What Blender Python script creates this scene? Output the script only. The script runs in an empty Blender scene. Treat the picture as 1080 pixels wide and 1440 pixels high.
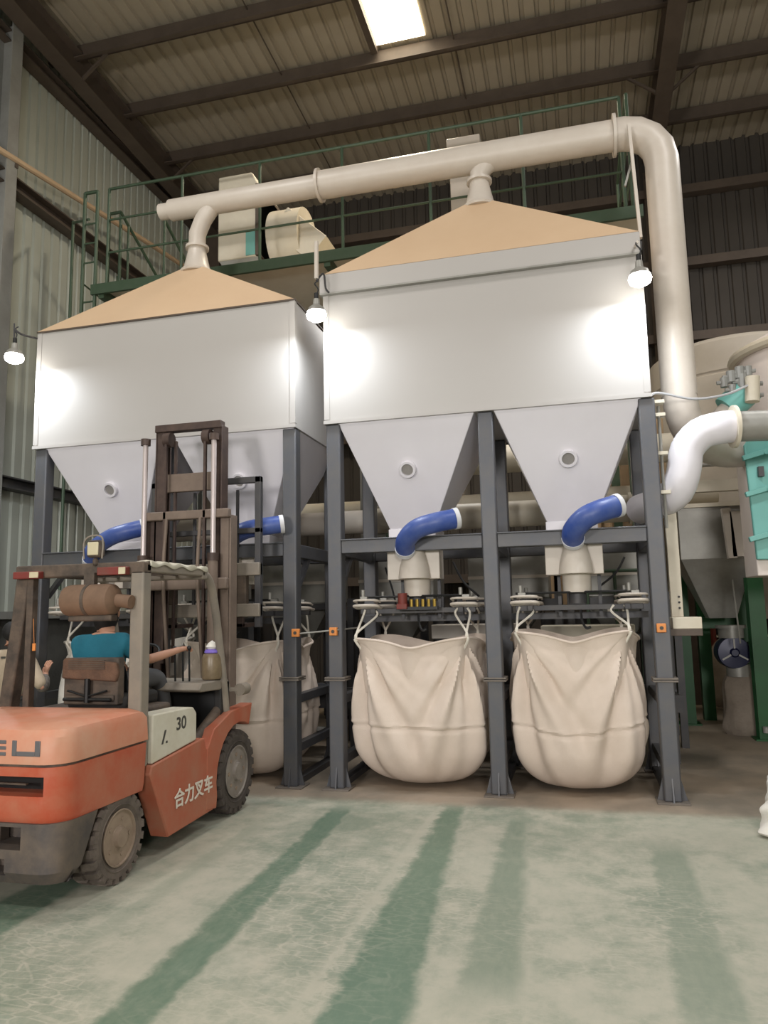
import bpy, math, random
from mathutils import Vector, Matrix, Euler, Quaternion
PI=math.pi; V=Vector; R=math.radians
SC=bpy.context.scene; COL=SC.collection
random.seed(7)
# ------------------------------------------------------------------ camera
CAMH=1.62
ROT=Matrix.Rotation(R(14.4),3,'Z')@Matrix.Rotation(R(90+7.6),3,'X')@Matrix.Rotation(R(-1.15),3,'Z')
cd=bpy.data.cameras.new('camera'); cam=bpy.data.objects.new('camera',cd); COL.objects.link(cam)
cam.matrix_world=Matrix.Translation((0,0,CAMH))@ROT.to_4x4()
cd.sensor_fit='VERTICAL'; cd.sensor_height=36; cd.lens=36*1050/1440; cd.clip_end=200; cd.clip_start=.05
SC.camera=cam
def at(x,y,ax,v):
    """point of the place seen at photo pixel x,y lying on the plane X/Y/Z = v"""
    d=ROT@V((x-540,-(y-720),-1050)); i='XYZ'.index(ax); c=V((0,0,CAMH))
    return c+d*((v-c[i])/d[i])
# ------------------------------------------------------------------ look, world, hall lamps, added fill lamps
SC.view_settings.view_transform='Standard'; SC.view_settings.look='None'
SC.view_settings.gamma=1; SC.view_settings.exposure=0; SC.view_settings.use_curve_mapping=False
w=bpy.data.worlds.new('world'); SC.world=w; w.use_nodes=True
w.node_tree.nodes['Background'].inputs[0].default_value=(1.0,.96,.92,1); w.node_tree.nodes['Background'].inputs[1].default_value=.16
def area(name,loc,size,power,col,rot=(0,0,0),shape='DISK',spread=None):
    l=bpy.data.lights.new(name,'AREA'); l.shape=shape; l.size=size; l.energy=power; l.color=col
    if spread: l.spread=spread
    o=bpy.data.objects.new(name,l); COL.objects.link(o); o.location=loc; o.rotation_euler=rot; return o
WARM=(1,.965,.93)
for i,(x,y,p) in enumerate([(-4.2,3.8,150),(2.6,3.8,150),(-4.5,-3,220),(3.0,-3,220),(4.2,9.6,130)]):  # ceiling high bays; the last is a fill added to brighten the right machines
    area('hall_and_fill_light',(x,y,8.8),1.3,p,WARM)
area('hall_and_fill_light',(-1.6,9.9,5.7),.8,50,WARM)  # unseen fill lamp added under the platform to lift the dark back machinery
for x in (-4.0,2.5): area('hall_and_fill_light',(x,-6.5,3.2),1.6,440,WARM,(R(86),0,0))  # low fill lamps added behind the camera to light bins and hoppers evenly
# ------------------------------------------------------------------ materials
def srgb(c):
    return tuple(((v/255)/12.92 if v/255<=.04045 else ((v/255+.055)/1.055)**2.4) for v in c)+(1,)
M={}
def mat(name,col,rough=.6,metal=0,dirt=None,dscale=4,damt=.5,bump=0,bscale=40,emit=None,es=0,trans=0,spec=.5,stretch=(1,1,1)):
    m=bpy.data.materials.new(name); m.use_nodes=True; nt=m.node_tree; b=nt.nodes['Principled BSDF']
    b.inputs['Base Color'].default_value=srgb(col); b.inputs['Roughness'].default_value=rough; b.inputs['Metallic'].default_value=metal
    b.inputs['Specular IOR Level'].default_value=spec
    if trans: b.inputs['Transmission Weight'].default_value=trans
    tc=nt.nodes.new('ShaderNodeTexCoord'); mp=nt.nodes.new('ShaderNodeMapping'); mp.inputs['Scale'].default_value=stretch
    nt.links.new(tc.outputs['Object'],mp.inputs[0])
    if dirt:
        n=nt.nodes.new('ShaderNodeTexNoise'); n.inputs['Scale'].default_value=dscale; n.inputs['Detail'].default_value=5; n.inputs['Roughness'].default_value=.65
        nt.links.new(mp.outputs[0],n.inputs[0])
        r=nt.nodes.new('ShaderNodeMapRange'); r.inputs[1].default_value=.35; r.inputs[2].default_value=.68; r.inputs[4].default_value=damt
        nt.links.new(n.outputs[0],r.inputs[0])
        x=nt.nodes.new('ShaderNodeMix'); x.data_type='RGBA'; x.inputs[6].default_value=srgb(col); x.inputs[7].default_value=srgb(dirt)
        nt.links.new(r.outputs[0],x.inputs[0]); nt.links.new(x.outputs[2],b.inputs['Base Color'])
    if bump:
        n=nt.nodes.new('ShaderNodeTexNoise'); n.inputs['Scale'].default_value=bscale; n.inputs['Detail'].default_value=4
        nt.links.new(mp.outputs[0],n.inputs[0]); bp=nt.nodes.new('ShaderNodeBump'); bp.inputs['Strength'].default_value=bump; bp.inputs['Distance'].default_value=.02
        nt.links.new(n.outputs[0],bp.inputs['Height']); nt.links.new(bp.outputs[0],b.inputs['Normal'])
    if emit: b.inputs['Emission Color'].default_value=srgb(emit); b.inputs['Emission Strength'].default_value=es
    M[name]=m; return m
mat('white_panel',(228,225,231),.4,0,(218,214,220),1.2,.5)
mat('box_panel',(174,170,166),.4,0,(172,167,163),1.2,.5)
mat('tan_panel',(206,178,146),.6,0,(198,168,136),2,.5)
mat('white_pipe',(204,195,184),.4,0,(190,178,165),3,.5)
mat('galvanised',(158,156,150),.42,.25,(128,126,118),5,.5)
mat('frame_grey',(82,84,90),.45,.15,(98,94,90),6,.5)
mat('frame_dark',(62,62,66),.5,.1,(85,80,74),6,.5)
mat('bag_cloth',(218,203,190),.85,0,(200,184,168),2.2,.6,.1,120)
mat('bag_white',(226,222,214),.8,0,(205,198,186),3,.5,.2,80)
mat('webbing',(222,216,204),.8)
mat('blue_hose',(42,70,144),.4,0,(100,116,164),5,.5)
mat('hose_dust',(205,205,208),.7)
mat('cladding',(190,194,184),.45,.1,(176,178,166),.7,.6)
mat('cladding_roof',(166,156,140),.55,.05,(150,138,118),.5,.7)
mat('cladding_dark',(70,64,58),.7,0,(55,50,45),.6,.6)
mat('block_wall',(92,92,88),.9,0,(70,70,68),3,.6,.3,20)
mat('steel_brown',(92,80,70),.6,.1,(72,62,54),3,.6)
mat('steel_light',(150,150,146),.5,.1,(120,118,112),3,.5)
mat('green_rail',(60,80,60),.5,.1,(74,88,72),8,.4)
mat('green_col',(22,86,40),.45,0,(30,70,38),4,.5)
mat('teal',(112,176,168),.45,0,(120,180,168),5,.4)
mat('cream',(216,208,190),.5,0,(196,184,162),2,.6)
mat('silo',(196,188,176),.5,0,(178,168,154),1.5,.6)
mat('pink_white',(226,214,206),.5)
mat('orange_paint',(178,76,48),.42,0,(180,118,92),3,.75,.05,30)
mat('orange_dusty',(172,90,64),.6,0,(166,118,94),4,.7)
mat('bumper_grey',(74,68,66),.6,0,(120,104,88),5,.6,.1,30)
mat('dusty_dark',(66,58,52),.75,0,(122,104,88),7,.6)
mat('dusty_grey',(128,120,110),.65,0,(150,138,122),6,.6)
mat('mast_brown',(62,48,44),.55,.2,(96,78,68),6,.6)
mat('mast_dusty',(126,110,98),.65,.1,(100,86,76),6,.6)
mat('chrome_rod',(196,184,182),.3,.2)
mat('black',(20,20,21),.5)
mat('black_rubber',(38,36,35),.7)
mat('tyre',(112,101,92),.9,0,(78,70,64),9,.8,.2,40)
mat('tyre_front',(80,72,66),.9,0,(58,52,48),9,.8,.2,40)
mat('rim',(150,132,114),.7,0,(118,100,86),8,.6)
mat('rim_grey',(150,142,134),.6,.2,(110,100,92),8,.6)
mat('cream_cover',(212,208,192),.5,0,(188,178,156),4,.6)
mat('decal_dark',(70,68,62),.6); mat('decal_grey',(98,96,98),.5); mat('decal_white',(220,210,196),.6)
mat('red_paint',(120,44,38),.6,0,(104,66,54),8,.7)
mat('tank_brown',(122,96,76),.75,0,(98,76,60),8,.7)
mat('seat_fabric',(112,84,66),.85,0,(74,56,46),10,.7,.3,60)
mat('skin',(182,136,112),.6); mat('hair',(18,16,16),.7)
mat('teal_shirt',(22,104,124),.8,0,(18,88,108),5,.5,.2,30)
mat('khaki_shirt',(176,160,138),.85,0,(150,134,114),5,.5,.2,30)
mat('camo_sleeve',(120,112,104),.85,0,(60,58,58),22,.9)
mat('trouser',(84,84,86),.85); mat('shoe',(30,28,28),.6)
mat('orange_sensor',(222,140,70),.5); mat('brass',(190,160,80),.35,.8)
mat('purple',(120,100,190),.6); mat('jar',(128,112,88),.35,0,(96,80,58),12,.7)
mat('dark_blue',(26,30,66),.35,.1); mat('sack',(150,138,124),.9,0,(120,108,96),5,.6,.4,30)
mat('glass_port',(150,146,142),.2,0,(120,116,114),10,.5)
mat('base_plate',(120,112,104),.6,.2,(96,88,80),8,.6)
mat('lamp_glow',(255,255,250),.4,emit=(255,252,244),es=26)
mat('light_rear',(200,190,160),.3)
mat('wood_shelf',(150,128,108),.7)
mat('cardboard',(186,160,128),.8)
mat('green_box',(70,130,90),.5)
mat('cable',(200,200,204),.5); mat('cable_dark',(34,34,36),.5)
mat('skylight',(255,246,224),.6,emit=(255,244,218),es=9)

# floor: dust over green paint, tyre tracks worn into the dust
def floor_mat():
    m=bpy.data.materials.new('painted_floor'); m.use_nodes=True; nt=m.node_tree; L=nt.links; N=nt.nodes; b=N['Principled BSDF']; b.inputs['Roughness'].default_value=.5
    tc=N.new('ShaderNodeTexCoord')
    def math_(op,a,bv=None,cv=None,clamp=False):
        n=N.new('ShaderNodeMath'); n.operation=op; n.use_clamp=clamp
        for i,v in enumerate((a,bv,cv)):
            if v is None: continue
            if isinstance(v,(int,float)): n.inputs[i].default_value=v
            else: L.new(v,n.inputs[i])
        return n.outputs[0]
    def noise(scale,detail=5,st=(1,1,1),rough=.6,dist=0):
        mp=N.new('ShaderNodeMapping'); mp.inputs['Scale'].default_value=st; L.new(tc.outputs['Object'],mp.inputs[0])
        n=N.new('ShaderNodeTexNoise'); n.inputs['Scale'].default_value=scale; n.inputs['Detail'].default_value=detail; n.inputs['Roughness'].default_value=rough; n.inputs['Distortion'].default_value=dist
        L.new(mp.outputs[0],n.inputs[0]); return n.outputs[0]
    def sm(v,a,b_,o0=0,o1=1):
        r=N.new('ShaderNodeMapRange'); r.interpolation_type='SMOOTHSTEP'
        r.inputs[1].default_value=a; r.inputs[2].default_value=b_; r.inputs[3].default_value=o0; r.inputs[4].default_value=o1; L.new(v,r.inputs[0]); return r.outputs[0]
    sp=N.new('ShaderNodeSeparateXYZ'); L.new(tc.outputs['Object'],sp.inputs[0]); X,Y=sp.outputs[0],sp.outputs[1]
    n1=noise(.9,6,(1,.7,1)); n2=noise(5,6,(1,1,1),.7); n3=noise(24,4,(1,.35,1),.7); 
    wob=math_('MULTIPLY',math_('SUBTRACT',n2,.5),.16)
    green=sm(math_('ADD',math_('MULTIPLY',n1,.72),math_('MULTIPLY',n2,.32)),.45,.66)     # patches where the green paint shows
    green=math_('MULTIPLY',green,.62)
    def track(a,bb,w0,w1,amp,y0,y1):
        # centre a+bb*(Y-4.5); half width w0 near .. w1 far
        c=math_('ADD',math_('MULTIPLY',math_('SUBTRACT',Y,4.5),bb),a)
        d=math_('ABSOLUTE',math_('ADD',math_('SUBTRACT',X,c),wob))
        hw=sm(Y,3,6.4,w0,w1)
        t=math_('SUBTRACT',1,sm(math_('SUBTRACT',d,hw),-.03,.05))
        e=math_('MULTIPLY',sm(Y,y0-.3,y0+.2),math_('SUBTRACT',1,sm(Y,y1-.2,y1+.3)))
        return math_('MULTIPLY',math_('MULTIPLY',t,e),amp)
    g=green
    for t in ((-1.93,-.04,.11,.085,.95,-9,6.2),(-1.0,-.05,.17,.08,1.0,-9,6.4),(-.5,-.03,.13,.07,.62,3.5,6.2),(.46,.02,.13,.1,.55,3.3,5.6),(-3.2,-.05,.16,.12,.9,-9,6.0),(-2.5,0,.06,.05,.3,0,5.6)):
        tr=track(*t); g=math_('MAXIMUM',g,math_('MULTIPLY',tr,sm(n2,.2,.5,.75,1)))
    sc_=track(-1.215,.0,.006,.006,.6,3.0,6.1); g=math_('SUBTRACT',g,sc_,clamp=True)
    # tread prints: ribbed dust marks next to the tracks
    wv=N.new('ShaderNodeTexVoronoi'); wv.feature='DISTANCE_TO_EDGE'; wv.inputs['Scale'].default_value=11
    mp=N.new('ShaderNodeMapping'); mp.inputs['Scale'].default_value=(.7,1.8,1); mp.inputs['Rotation'].default_value=(0,0,.25)
    L.new(tc.outputs['Object'],mp.inputs[0]); L.new(mp.outputs[0],wv.inputs['Vector'])
    prints=math_('MULTIPLY',math_('SUBTRACT',1,sm(wv.outputs[0],.02,.09)),sm(n1,.42,.6))
    near=math_('SUBTRACT',1,sm(Y,4.6,5.8))
    g=math_('SUBTRACT',g,math_('MULTIPLY',math_('MULTIPLY',prints,near),.28),clamp=True)
    g=math_('ADD',g,math_('MULTIPLY',math_('SUBTRACT',n3,.5),.35),clamp=True)
    # bare concrete past the painted aisle
    edge=math_('ADD',Y,wob); bare=sm(edge,6.35,6.6)
    def mix(f,a,b_):
        x=N.new('ShaderNodeMix'); x.data_type='RGBA'
        L.new(f,x.inputs[0])
        for i,v in ((6,a),(7,b_)):
            if isinstance(v,tuple): x.inputs[i].default_value=srgb(v)
            else: L.new(v,x.inputs[i])
        return x.outputs[2]
    dust=mix(n2,(190,184,168),(150,154,138)); gr=mix(n3,(110,130,110),(92,116,100))
    c=mix(g,dust,gr)
    conc=mix(sm(n1,.35,.65),(160,144,126),(122,114,102))
    c=mix(bare,c,conc); L.new(c,b.inputs['Base Color'])
    L.new(sm(g,0,1,.6,.42),b.inputs['Roughness'])
    bp=N.new('ShaderNodeBump'); bp.inputs['Strength'].default_value=.12; bp.inputs['Distance'].default_value=.01; L.new(n3,bp.inputs['Height']); L.new(bp.outputs[0],b.inputs['Normal'])
    M['floor']=m
floor_mat()
# ------------------------------------------------------------------ mesh builder
def frame(d):
    d=d.normalized(); u=V((0,0,1)) if abs(d.z)<.95 else V((1,0,0)); a=d.cross(u).normalized(); return a,a.cross(d).normalized()
class MB:
    def __init__(s): s.v=[]; s.f=[]
    def add(s,vs,fs):
        o=len(s.v); s.v+=[V(p) for p in vs]; s.f+=[[i+o for i in f] for f in fs]; return s
    def box(s,x0,x1,y0,y1,z0,z1):
        return s.add([(x0,y0,z0),(x1,y0,z0),(x1,y1,z0),(x0,y1,z0),(x0,y0,z1),(x1,y0,z1),(x1,y1,z1),(x0,y1,z1)],
            [(0,3,2,1),(4,5,6,7),(0,1,5,4),(1,2,6,5),(2,3,7,6),(3,0,4,7)])
    def obox(s,c,size,rot=(0,0,0)):
        m=Euler(rot).to_matrix(); o=len(s.v); h=[k/2 for k in size]; s.box(-h[0],h[0],-h[1],h[1],-h[2],h[2])
        for i in range(o,o+8): s.v[i]=V(c)+m@s.v[i]
        return s
    def beam(s,p,q,w,h=None):
        p=V(p);q=V(q); h=h or w; a,b=frame(q-p); a=a*w/2; b=b*h/2
        return s.loft([[e-a-b,e+a-b,e+a+b,e-a+b] for e in (p,q)])
    def loft(s,rings,cap0=True,cap1=True,closed=True):
        o=len(s.v); n=len(rings[0])
        for r in rings: s.v+=[V(p) for p in r]
        for i in range(len(rings)-1):
            for j in range(n if closed else n-1):
                a=o+i*n+j; b=o+i*n+(j+1)%n; s.f.append([a,b,b+n,a+n])
        if cap0 and closed: s.f.append([o+j for j in range(n)][::-1])
        if cap1 and closed: s.f.append([o+(len(rings)-1)*n+j for j in range(n)])
        return s
    def cyl(s,p,q,r,r1=None,n=24,caps=True):
        p=V(p);q=V(q); r1=r if r1 is None else r1; a,b=frame(q-p)
        return s.loft([[e+(a*math.cos(2*PI*i/n)+b*math.sin(2*PI*i/n))*rr for i in range(n)] for e,rr in ((p,r),(q,r1))],caps,caps)
    def tube(s,pts,r,n=12,caps=True):
        pts=[V(p) for p in pts]; rings=[]; a=None
        for i,p in enumerate(pts):
            t=(pts[min(i+1,len(pts)-1)]-pts[max(i-1,0)]).normalized()
            if a is None: a,b=frame(t)
            else:
                a=(a-t*a.dot(t)).normalized(); b=a.cross(t)
            rr=r[i] if isinstance(r,(list,tuple)) else r
            rings.append([p+(a*math.cos(2*PI*k/n)+b*math.sin(2*PI*k/n))*rr for k in range(n)])
        return s.loft(rings,caps,caps)
    def lathe(s,prof,base=(0,0,0),axis=(0,0,1),n=32,caps=True):
        ax=V(axis).normalized(); a,b=frame(ax); base=V(base)
        return s.loft([[base+ax*h+(a*math.cos(2*PI*i/n)+b*math.sin(2*PI*i/n))*max(r,1e-4) for i in range(n)] for r,h in prof],caps,caps)
    def prism(s,poly,axis,a,b):
        def mk(u,v,w): return (w,u,v) if axis=='X' else ((u,w,v) if axis=='Y' else (u,v,w))
        return s.loft([[mk(u,v,w) for u,v in poly] for w in (a,b)])
    def sphere(s,c,r,n=16,m=10):
        rr=(r,r,r) if isinstance(r,(int,float)) else r; c=V(c)
        return s.loft([[c+V((rr[0]*math.sin(PI*j/m)*math.cos(2*PI*i/n),rr[1]*math.sin(PI*j/m)*math.sin(2*PI*i/n),-rr[2]*math.cos(PI*j/m))) for i in range(n)] for j in [.02]+list(range(1,m))+[m-.02]])
def smooth(pts,k=6):
    pts=[V(p) for p in pts]; P=[pts[0]*2-pts[1]]+pts+[pts[-1]*2-pts[-2]]; out=[]
    for i in range(1,len(P)-2):
        for j in range(k):
            t=j/k; a,b,c,d=P[i-1],P[i],P[i+1],P[i+2]
            out.append(.5*((2*b)+(c-a)*t+(2*a-5*b+4*c-d)*t*t+(3*b-a-3*c+d)*t**3))
    return out+[pts[-1]]
ORG={}
def link(name,me,m,parent=None,org=None):
    o=bpy.data.objects.new(name,me); COL.objects.link(o); o.data.name=name
    if m: o.data.materials.clear(); o.data.materials.append(M[m])
    if parent: o.parent=parent; ORG[o.name]=ORG[parent.name]
    else: o.location=org; ORG[o.name]=V(org)
    return o
def mesh(name,mb,org,sm=True):
    me=bpy.data.meshes.new(name); me.from_pydata([tuple(p-V(org)) for p in mb.v],[],mb.f); me.validate()
    import bmesh
    bm=bmesh.new(); bm.from_mesh(me); bmesh.ops.recalc_face_normals(bm,faces=bm.faces); bm.to_mesh(me); bm.free()
    me.update()
    if sm:
        me.shade_smooth()
        for e in me.edges: pass
        try: me.set_sharp_from_angle(angle=R(35))
        except Exception: pass
    return me
def part(parent,name,mb,m,bev=0,label=None,sm=True,sub=0,sol=0):
    o=link(name,mesh(name,mb,ORG[parent.name],sm),m,parent)
    if bev: bvm(o,bev)
    if sol: s=o.modifiers.new('s','SOLIDIFY'); s.thickness=sol
    if sub: s=o.modifiers.new('u','SUBSURF'); s.levels=s.render_levels=sub
    if label: o['label']=label
    return o
def bvm(o,w,seg=2):
    b=o.modifiers.new('b','BEVEL'); b.width=w; b.segments=seg; b.limit_method='ANGLE'; b.angle_limit=R(40)
def thing(name,label,cat,loc,group=None):
    o=bpy.data.objects.new(name,None); COL.objects.link(o); o.location=loc; o.empty_display_size=.1; ORG[o.name]=V(loc)
    o['label']=label; o['category']=cat
    if group: o['group']=group
    return o
def solo(name,label,cat,mb,m,bev=0,group=None,kind=None,sm=True,sub=0,org=None):
    xs=[p.x for p in mb.v]; ys=[p.y for p in mb.v]; zs=[p.z for p in mb.v]
    org=V(((min(xs)+max(xs))/2,(min(ys)+max(ys))/2,min(zs))) if name!='floor' else V((0,0,0))
    o=link(name,mesh(name,mb,org,sm),m,None,org)
    if bev: bvm(o,bev)
    if sub: s=o.modifiers.new('u','SUBSURF'); s.levels=s.render_levels=sub
    if kind: o['kind']=kind
    if label: o['label']=label; o['category']=cat
    if group: o['group']=group
    return o
def struct(name,mb,m,bev=0,label=None,sm=True,parent=None):
    if parent: return part(parent,name,mb,m,bev)
    o=solo(name,label,'structure' if label else None,mb,m,bev,kind='structure',sm=sm); 
    if label: o['category']=name.split('_')[0]
    return o
_tn=[0]
def trim(mb,m,bev=0):
    _tn[0]+=1; return struct('trim_%d'%_tn[0],mb,m,bev)

# ================================================================== SETTING
WX=-7.5; BY=14.0; RZ=lambda y: 10.45-.05*(y-8)
struct('floor',MB().add([(-9,-9,0),(10,-9,0),(10,BY+.3,0),(-9,BY+.3,0)],[(0,1,2,3)]),'floor')
def ribs(length,pitch=.2,h=.035):
    pts=[]; x=0
    while x<length:
        pts+=[(x,0),(x+pitch*.62,0),(x+pitch*.7,h),(x+pitch*.88,h),(x+pitch*.96,0)]; x+=pitch
    return pts
def sheet(fn,length,pitch=.2,h=.035):
    p=ribs(length,pitch,h); mb=MB(); a=[fn(u,d,0) for u,d in p]; b=[fn(u,d,1) for u,d in p]
    return mb.loft([a,b],False,False,closed=False)
struct('wall_left',sheet(lambda u,d,t:(WX-d,-8+u,1.68 if t==0 else 11.2),22.2),'cladding',sm=False)
struct('wall_left_base',MB().box(WX-.22,WX+.02,-8,BY+.2,0,1.62),'block_wall')
trim(MB().box(WX-.2,WX+.16,-8,BY,1.62,1.72),'steel_light')
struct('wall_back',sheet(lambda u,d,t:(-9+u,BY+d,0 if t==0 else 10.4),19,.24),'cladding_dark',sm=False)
struct('wall_right',sheet(lambda u,d,t:(9.8+d,-8+u,0 if t==0 else 11.2),22.2,.24),'cladding',sm=False)
struct('ceiling',sheet(lambda u,d,t:(-7.8+u,-8 if t==0 else BY+.2,RZ(-8 if t==0 else BY+.2)+d),17.8,.22,.04),'cladding_roof',sm=False)
# wall girts
for z,s in ((3.44,.16),(7.65,.2),(9.75,.18)):
    mb=MB().box(WX+.005,WX+.09,-8,BY,z-s/2,z+s/2).box(WX+.09,WX+.2,-8,BY,z-s/2,z-s/2+.02).box(WX+.09,WX+.2,-8,BY,z+s/2-.02,z+s/2)
    trim(mb,'steel_brown' if z>5 else 'frame_dark')
for z in (2.2,3.6,5.0,6.4,7.8,9.2):
    trim(MB().box(-7.3,9.6,BY-.2,BY-.01,z-.08,z+.08),'steel_brown')
def ibeam(p,q,w,h,up=V((0,0,1)),t=.018):
    p=V(p);q=V(q); d=(q-p).normalized(); a=d.cross(up).normalized(); b=a.cross(d).normalized(); mb=MB()
    for (u0,u1,v0,v1) in ((-w/2,w/2,h/2-t,h/2),(-t/2,t/2,-h/2+t,h/2-t),(-w/2,w/2,-h/2,-h/2+t)):
        mb.loft([[e+a*u0+b*v0,e+a*u1+b*v0,e+a*u1+b*v1,e+a*u0+b*v1] for e in (p,q)])
    return mb
# rafters and portal columns
for x in (-7.05,1.72,9.2):
    trim(ibeam((x,-8,RZ(-8)-.42),(x,BY,RZ(BY)-.42),.26,.42),'steel_brown',.004)
    trim(ibeam((x,BY-.35,0),(x,BY-.35,RZ(BY)-.5),.3,.4,V((0,1,0))),'steel_brown')
trim(ibeam((-7.32,7.95,0),(-7.32,7.95,9.9),.2,.24,V((1,0,0))),'steel_light')
trim(ibeam((-7.32,1.5,0),(-7.32,1.5,9.9),.2,.24,V((1,0,0))),'steel_light')
# purlins (Z sections) with knee braces at the rafters
py=[-6.6+1.3*i for i in range(16)]
for y in py:
    z=RZ(y)-.03
    mb=MB().box(-7.5,9.8,y-.012,y+.012,z-.26,z).box(-7.5,9.8,y,y+.085,z-.018,z).box(-7.5,9.8,y-.085,y,z-.26,z-.242)
    trim(mb,'steel_brown')
    if y>3:
        for x,s in ((-7.05,1),(1.72,-1),(1.72,1)):
            if int(round((y+6.6)/1.3))%2==0: trim(MB().beam((x+s*.1,y,RZ(y)-.62),(x+s*.62,y,RZ(y)-.2),.04),'steel_brown')
# sag rods across purlins
for x in (-4.2,-1.4,4.5):
    trim(MB().tube([(x,-6,RZ(-6)-.1),(x,BY-.5,RZ(BY-.5)-.1)],.012,6),'steel_brown')
# sky-light panel with flood lamp glare
sk=[at(515,-30,'Z',10.3),at(590,-40,'Z',10.3),at(598,42,'Z',10.3),at(535,54,'Z',10.3)]
x0=-2.58;x1=-1.82
struct('window_1',MB().add([(x0,9.08,RZ(9.08)-.015),(x1,9.08,RZ(9.08)-.015),(x1,10.2,RZ(10.2)-.015),(x0,10.2,RZ(10.2)-.015)],[(0,1,2,3)]),'skylight')
trim(MB().box(x0-.1,x0,9.05,10.22,RZ(9.6)-.16,RZ(9.6)-.04),'steel_brown'); 
a=area('flood_lamp',(-2.2,9.65,9.95),.5,170,(1,.86,.66))
# conduit along left wall
solo('conduit_pipe','long beige pipe running along the corrugated left wall under the railing','pipe',
     MB().tube([(WX+.3,2,7.15),(WX+.3,8.06,7.9),(WX+.3,11.35,8.32),(WX+.3,BY-.1,8.6)],.045,10),'tan_panel')
solo('conduit_pipe','short dark bracket stub beside the wall column at left edge','bracket',MB().box(WX+.1,WX+.32,8.0,8.05,7.78,7.84),'steel_brown')

# ================================================================== BINS
FY=6.8; BKY=8.2; CY=7.5
def bin_(x0,x1,name,label,eave,cx):
    t=thing(name,label,'hopper bin',((x0+x1)/2,CY,3.46))
    top=4.78
    part(t,'body',MB().box(x0,x1,FY,BKY,3.46,top),'box_panel',.01)
    part(t,'bottom_trim',MB().box(x0-.012,x1+.012,FY-.014,BKY+.01,3.455,3.49),'box_panel')
    # slim vertical corner folds
    part(t,'corner_angle',MB().box(x0-.008,x0+.05,FY-.006,FY+.05,3.5,top),'box_panel')
    part(t,'corner_angle',MB().box(x1-.05,x1+.008,FY-.006,FY+.05,3.5,top),'box_panel')
    ez=top
    if eave:
        ez=4.99
        part(t,'eave_band',MB().box(x0-.035,x1+.0,FY-.04,BKY+.03,top+.01,ez),'box_panel',.006)
        part(t,'eave_seam',MB().box(x0-.03,x1,FY-.05,BKY+.03,top-.005,top+.012),'galvanised')
    else:
        part(t,'eave_seam',MB().box(x0-.012,x1+.012,FY-.016,BKY+.01,top-.004,top+.014),'steel_brown')
    az=5.60 if not eave else 5.86
    r=.13
    part(t,'roof_cone',MB().loft([[(x0,FY-.02,ez+.01),(x1,FY-.02,ez+.01),(x1,BKY,ez+.01),(x0,BKY,ez+.01)],[(cx-r,CY-r,az),(cx+r,CY-r,az),(cx+r,CY+r,az),(cx-r,CY+r,az)]]),'tan_panel',sm=False)
    part(t,'neck',MB().lathe([(.19,0),(.2,.02),(.15,.08),(.11,.26),(.1,.34)],(cx,CY,az-.03)),'white_pipe',label='white flared neck on the roof apex')
    return t
BL=bin_(-5.69,-2.645,'storage_bin','white steel bin with tan pyramid roof at left behind the forklift mast',False,-4.13)
BR=bin_(-2.325,.705,'storage_bin','white steel bin with tan pyramid roof and deep eave band at right',True,-.8)
def hopper(t,x0,x1,c,port=True):
    h=.22; zb=2.42
    p=part(t,'hopper',MB().loft([[(c-h,CY-h,zb),(c+h,CY-h,zb),(c+h,CY+h,zb),(c-h,CY+h,zb)],[(x0,FY+.02,3.46),(x1,FY+.02,3.46),(x1,BKY-.02,3.46),(x0,BKY-.02,3.46)]]),'white_panel',.008,sm=False)
    part(p,'outlet_collar',MB().box(c-h-.02,c+h+.02,CY-h-.02,CY+h+.02,zb-.1,zb+.02),'white_panel',.005)
    k=(3.0-zb)/(3.46-zb); y=CY-h+(FY+.02-(CY-h))*k; px=c+((x0+x1)/2-c)*k
    n=V((0,-(3.46-zb),-(CY-h-FY-.02))).normalized()
    q=part(p,'port_ring',MB().lathe([(.055,-.02),(.085,-.02),(.085,.03),(.08,.045),(.058,.045),(.056,.01)],(px,y,3.0),n,28),'white_panel')
    part(q,'port_glass',MB().cyl(V((px,y,3.0)),V((px,y,3.0))+n*.022,.06,n=28),'glass_port')
hopper(BR,-2.2,-.86,-1.58); hopper(BR,-.68,.63,-.03)
hopper(BL,-5.56,-4.16,-4.86); hopper(BL,-4.0,-2.66,-3.35)

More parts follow.
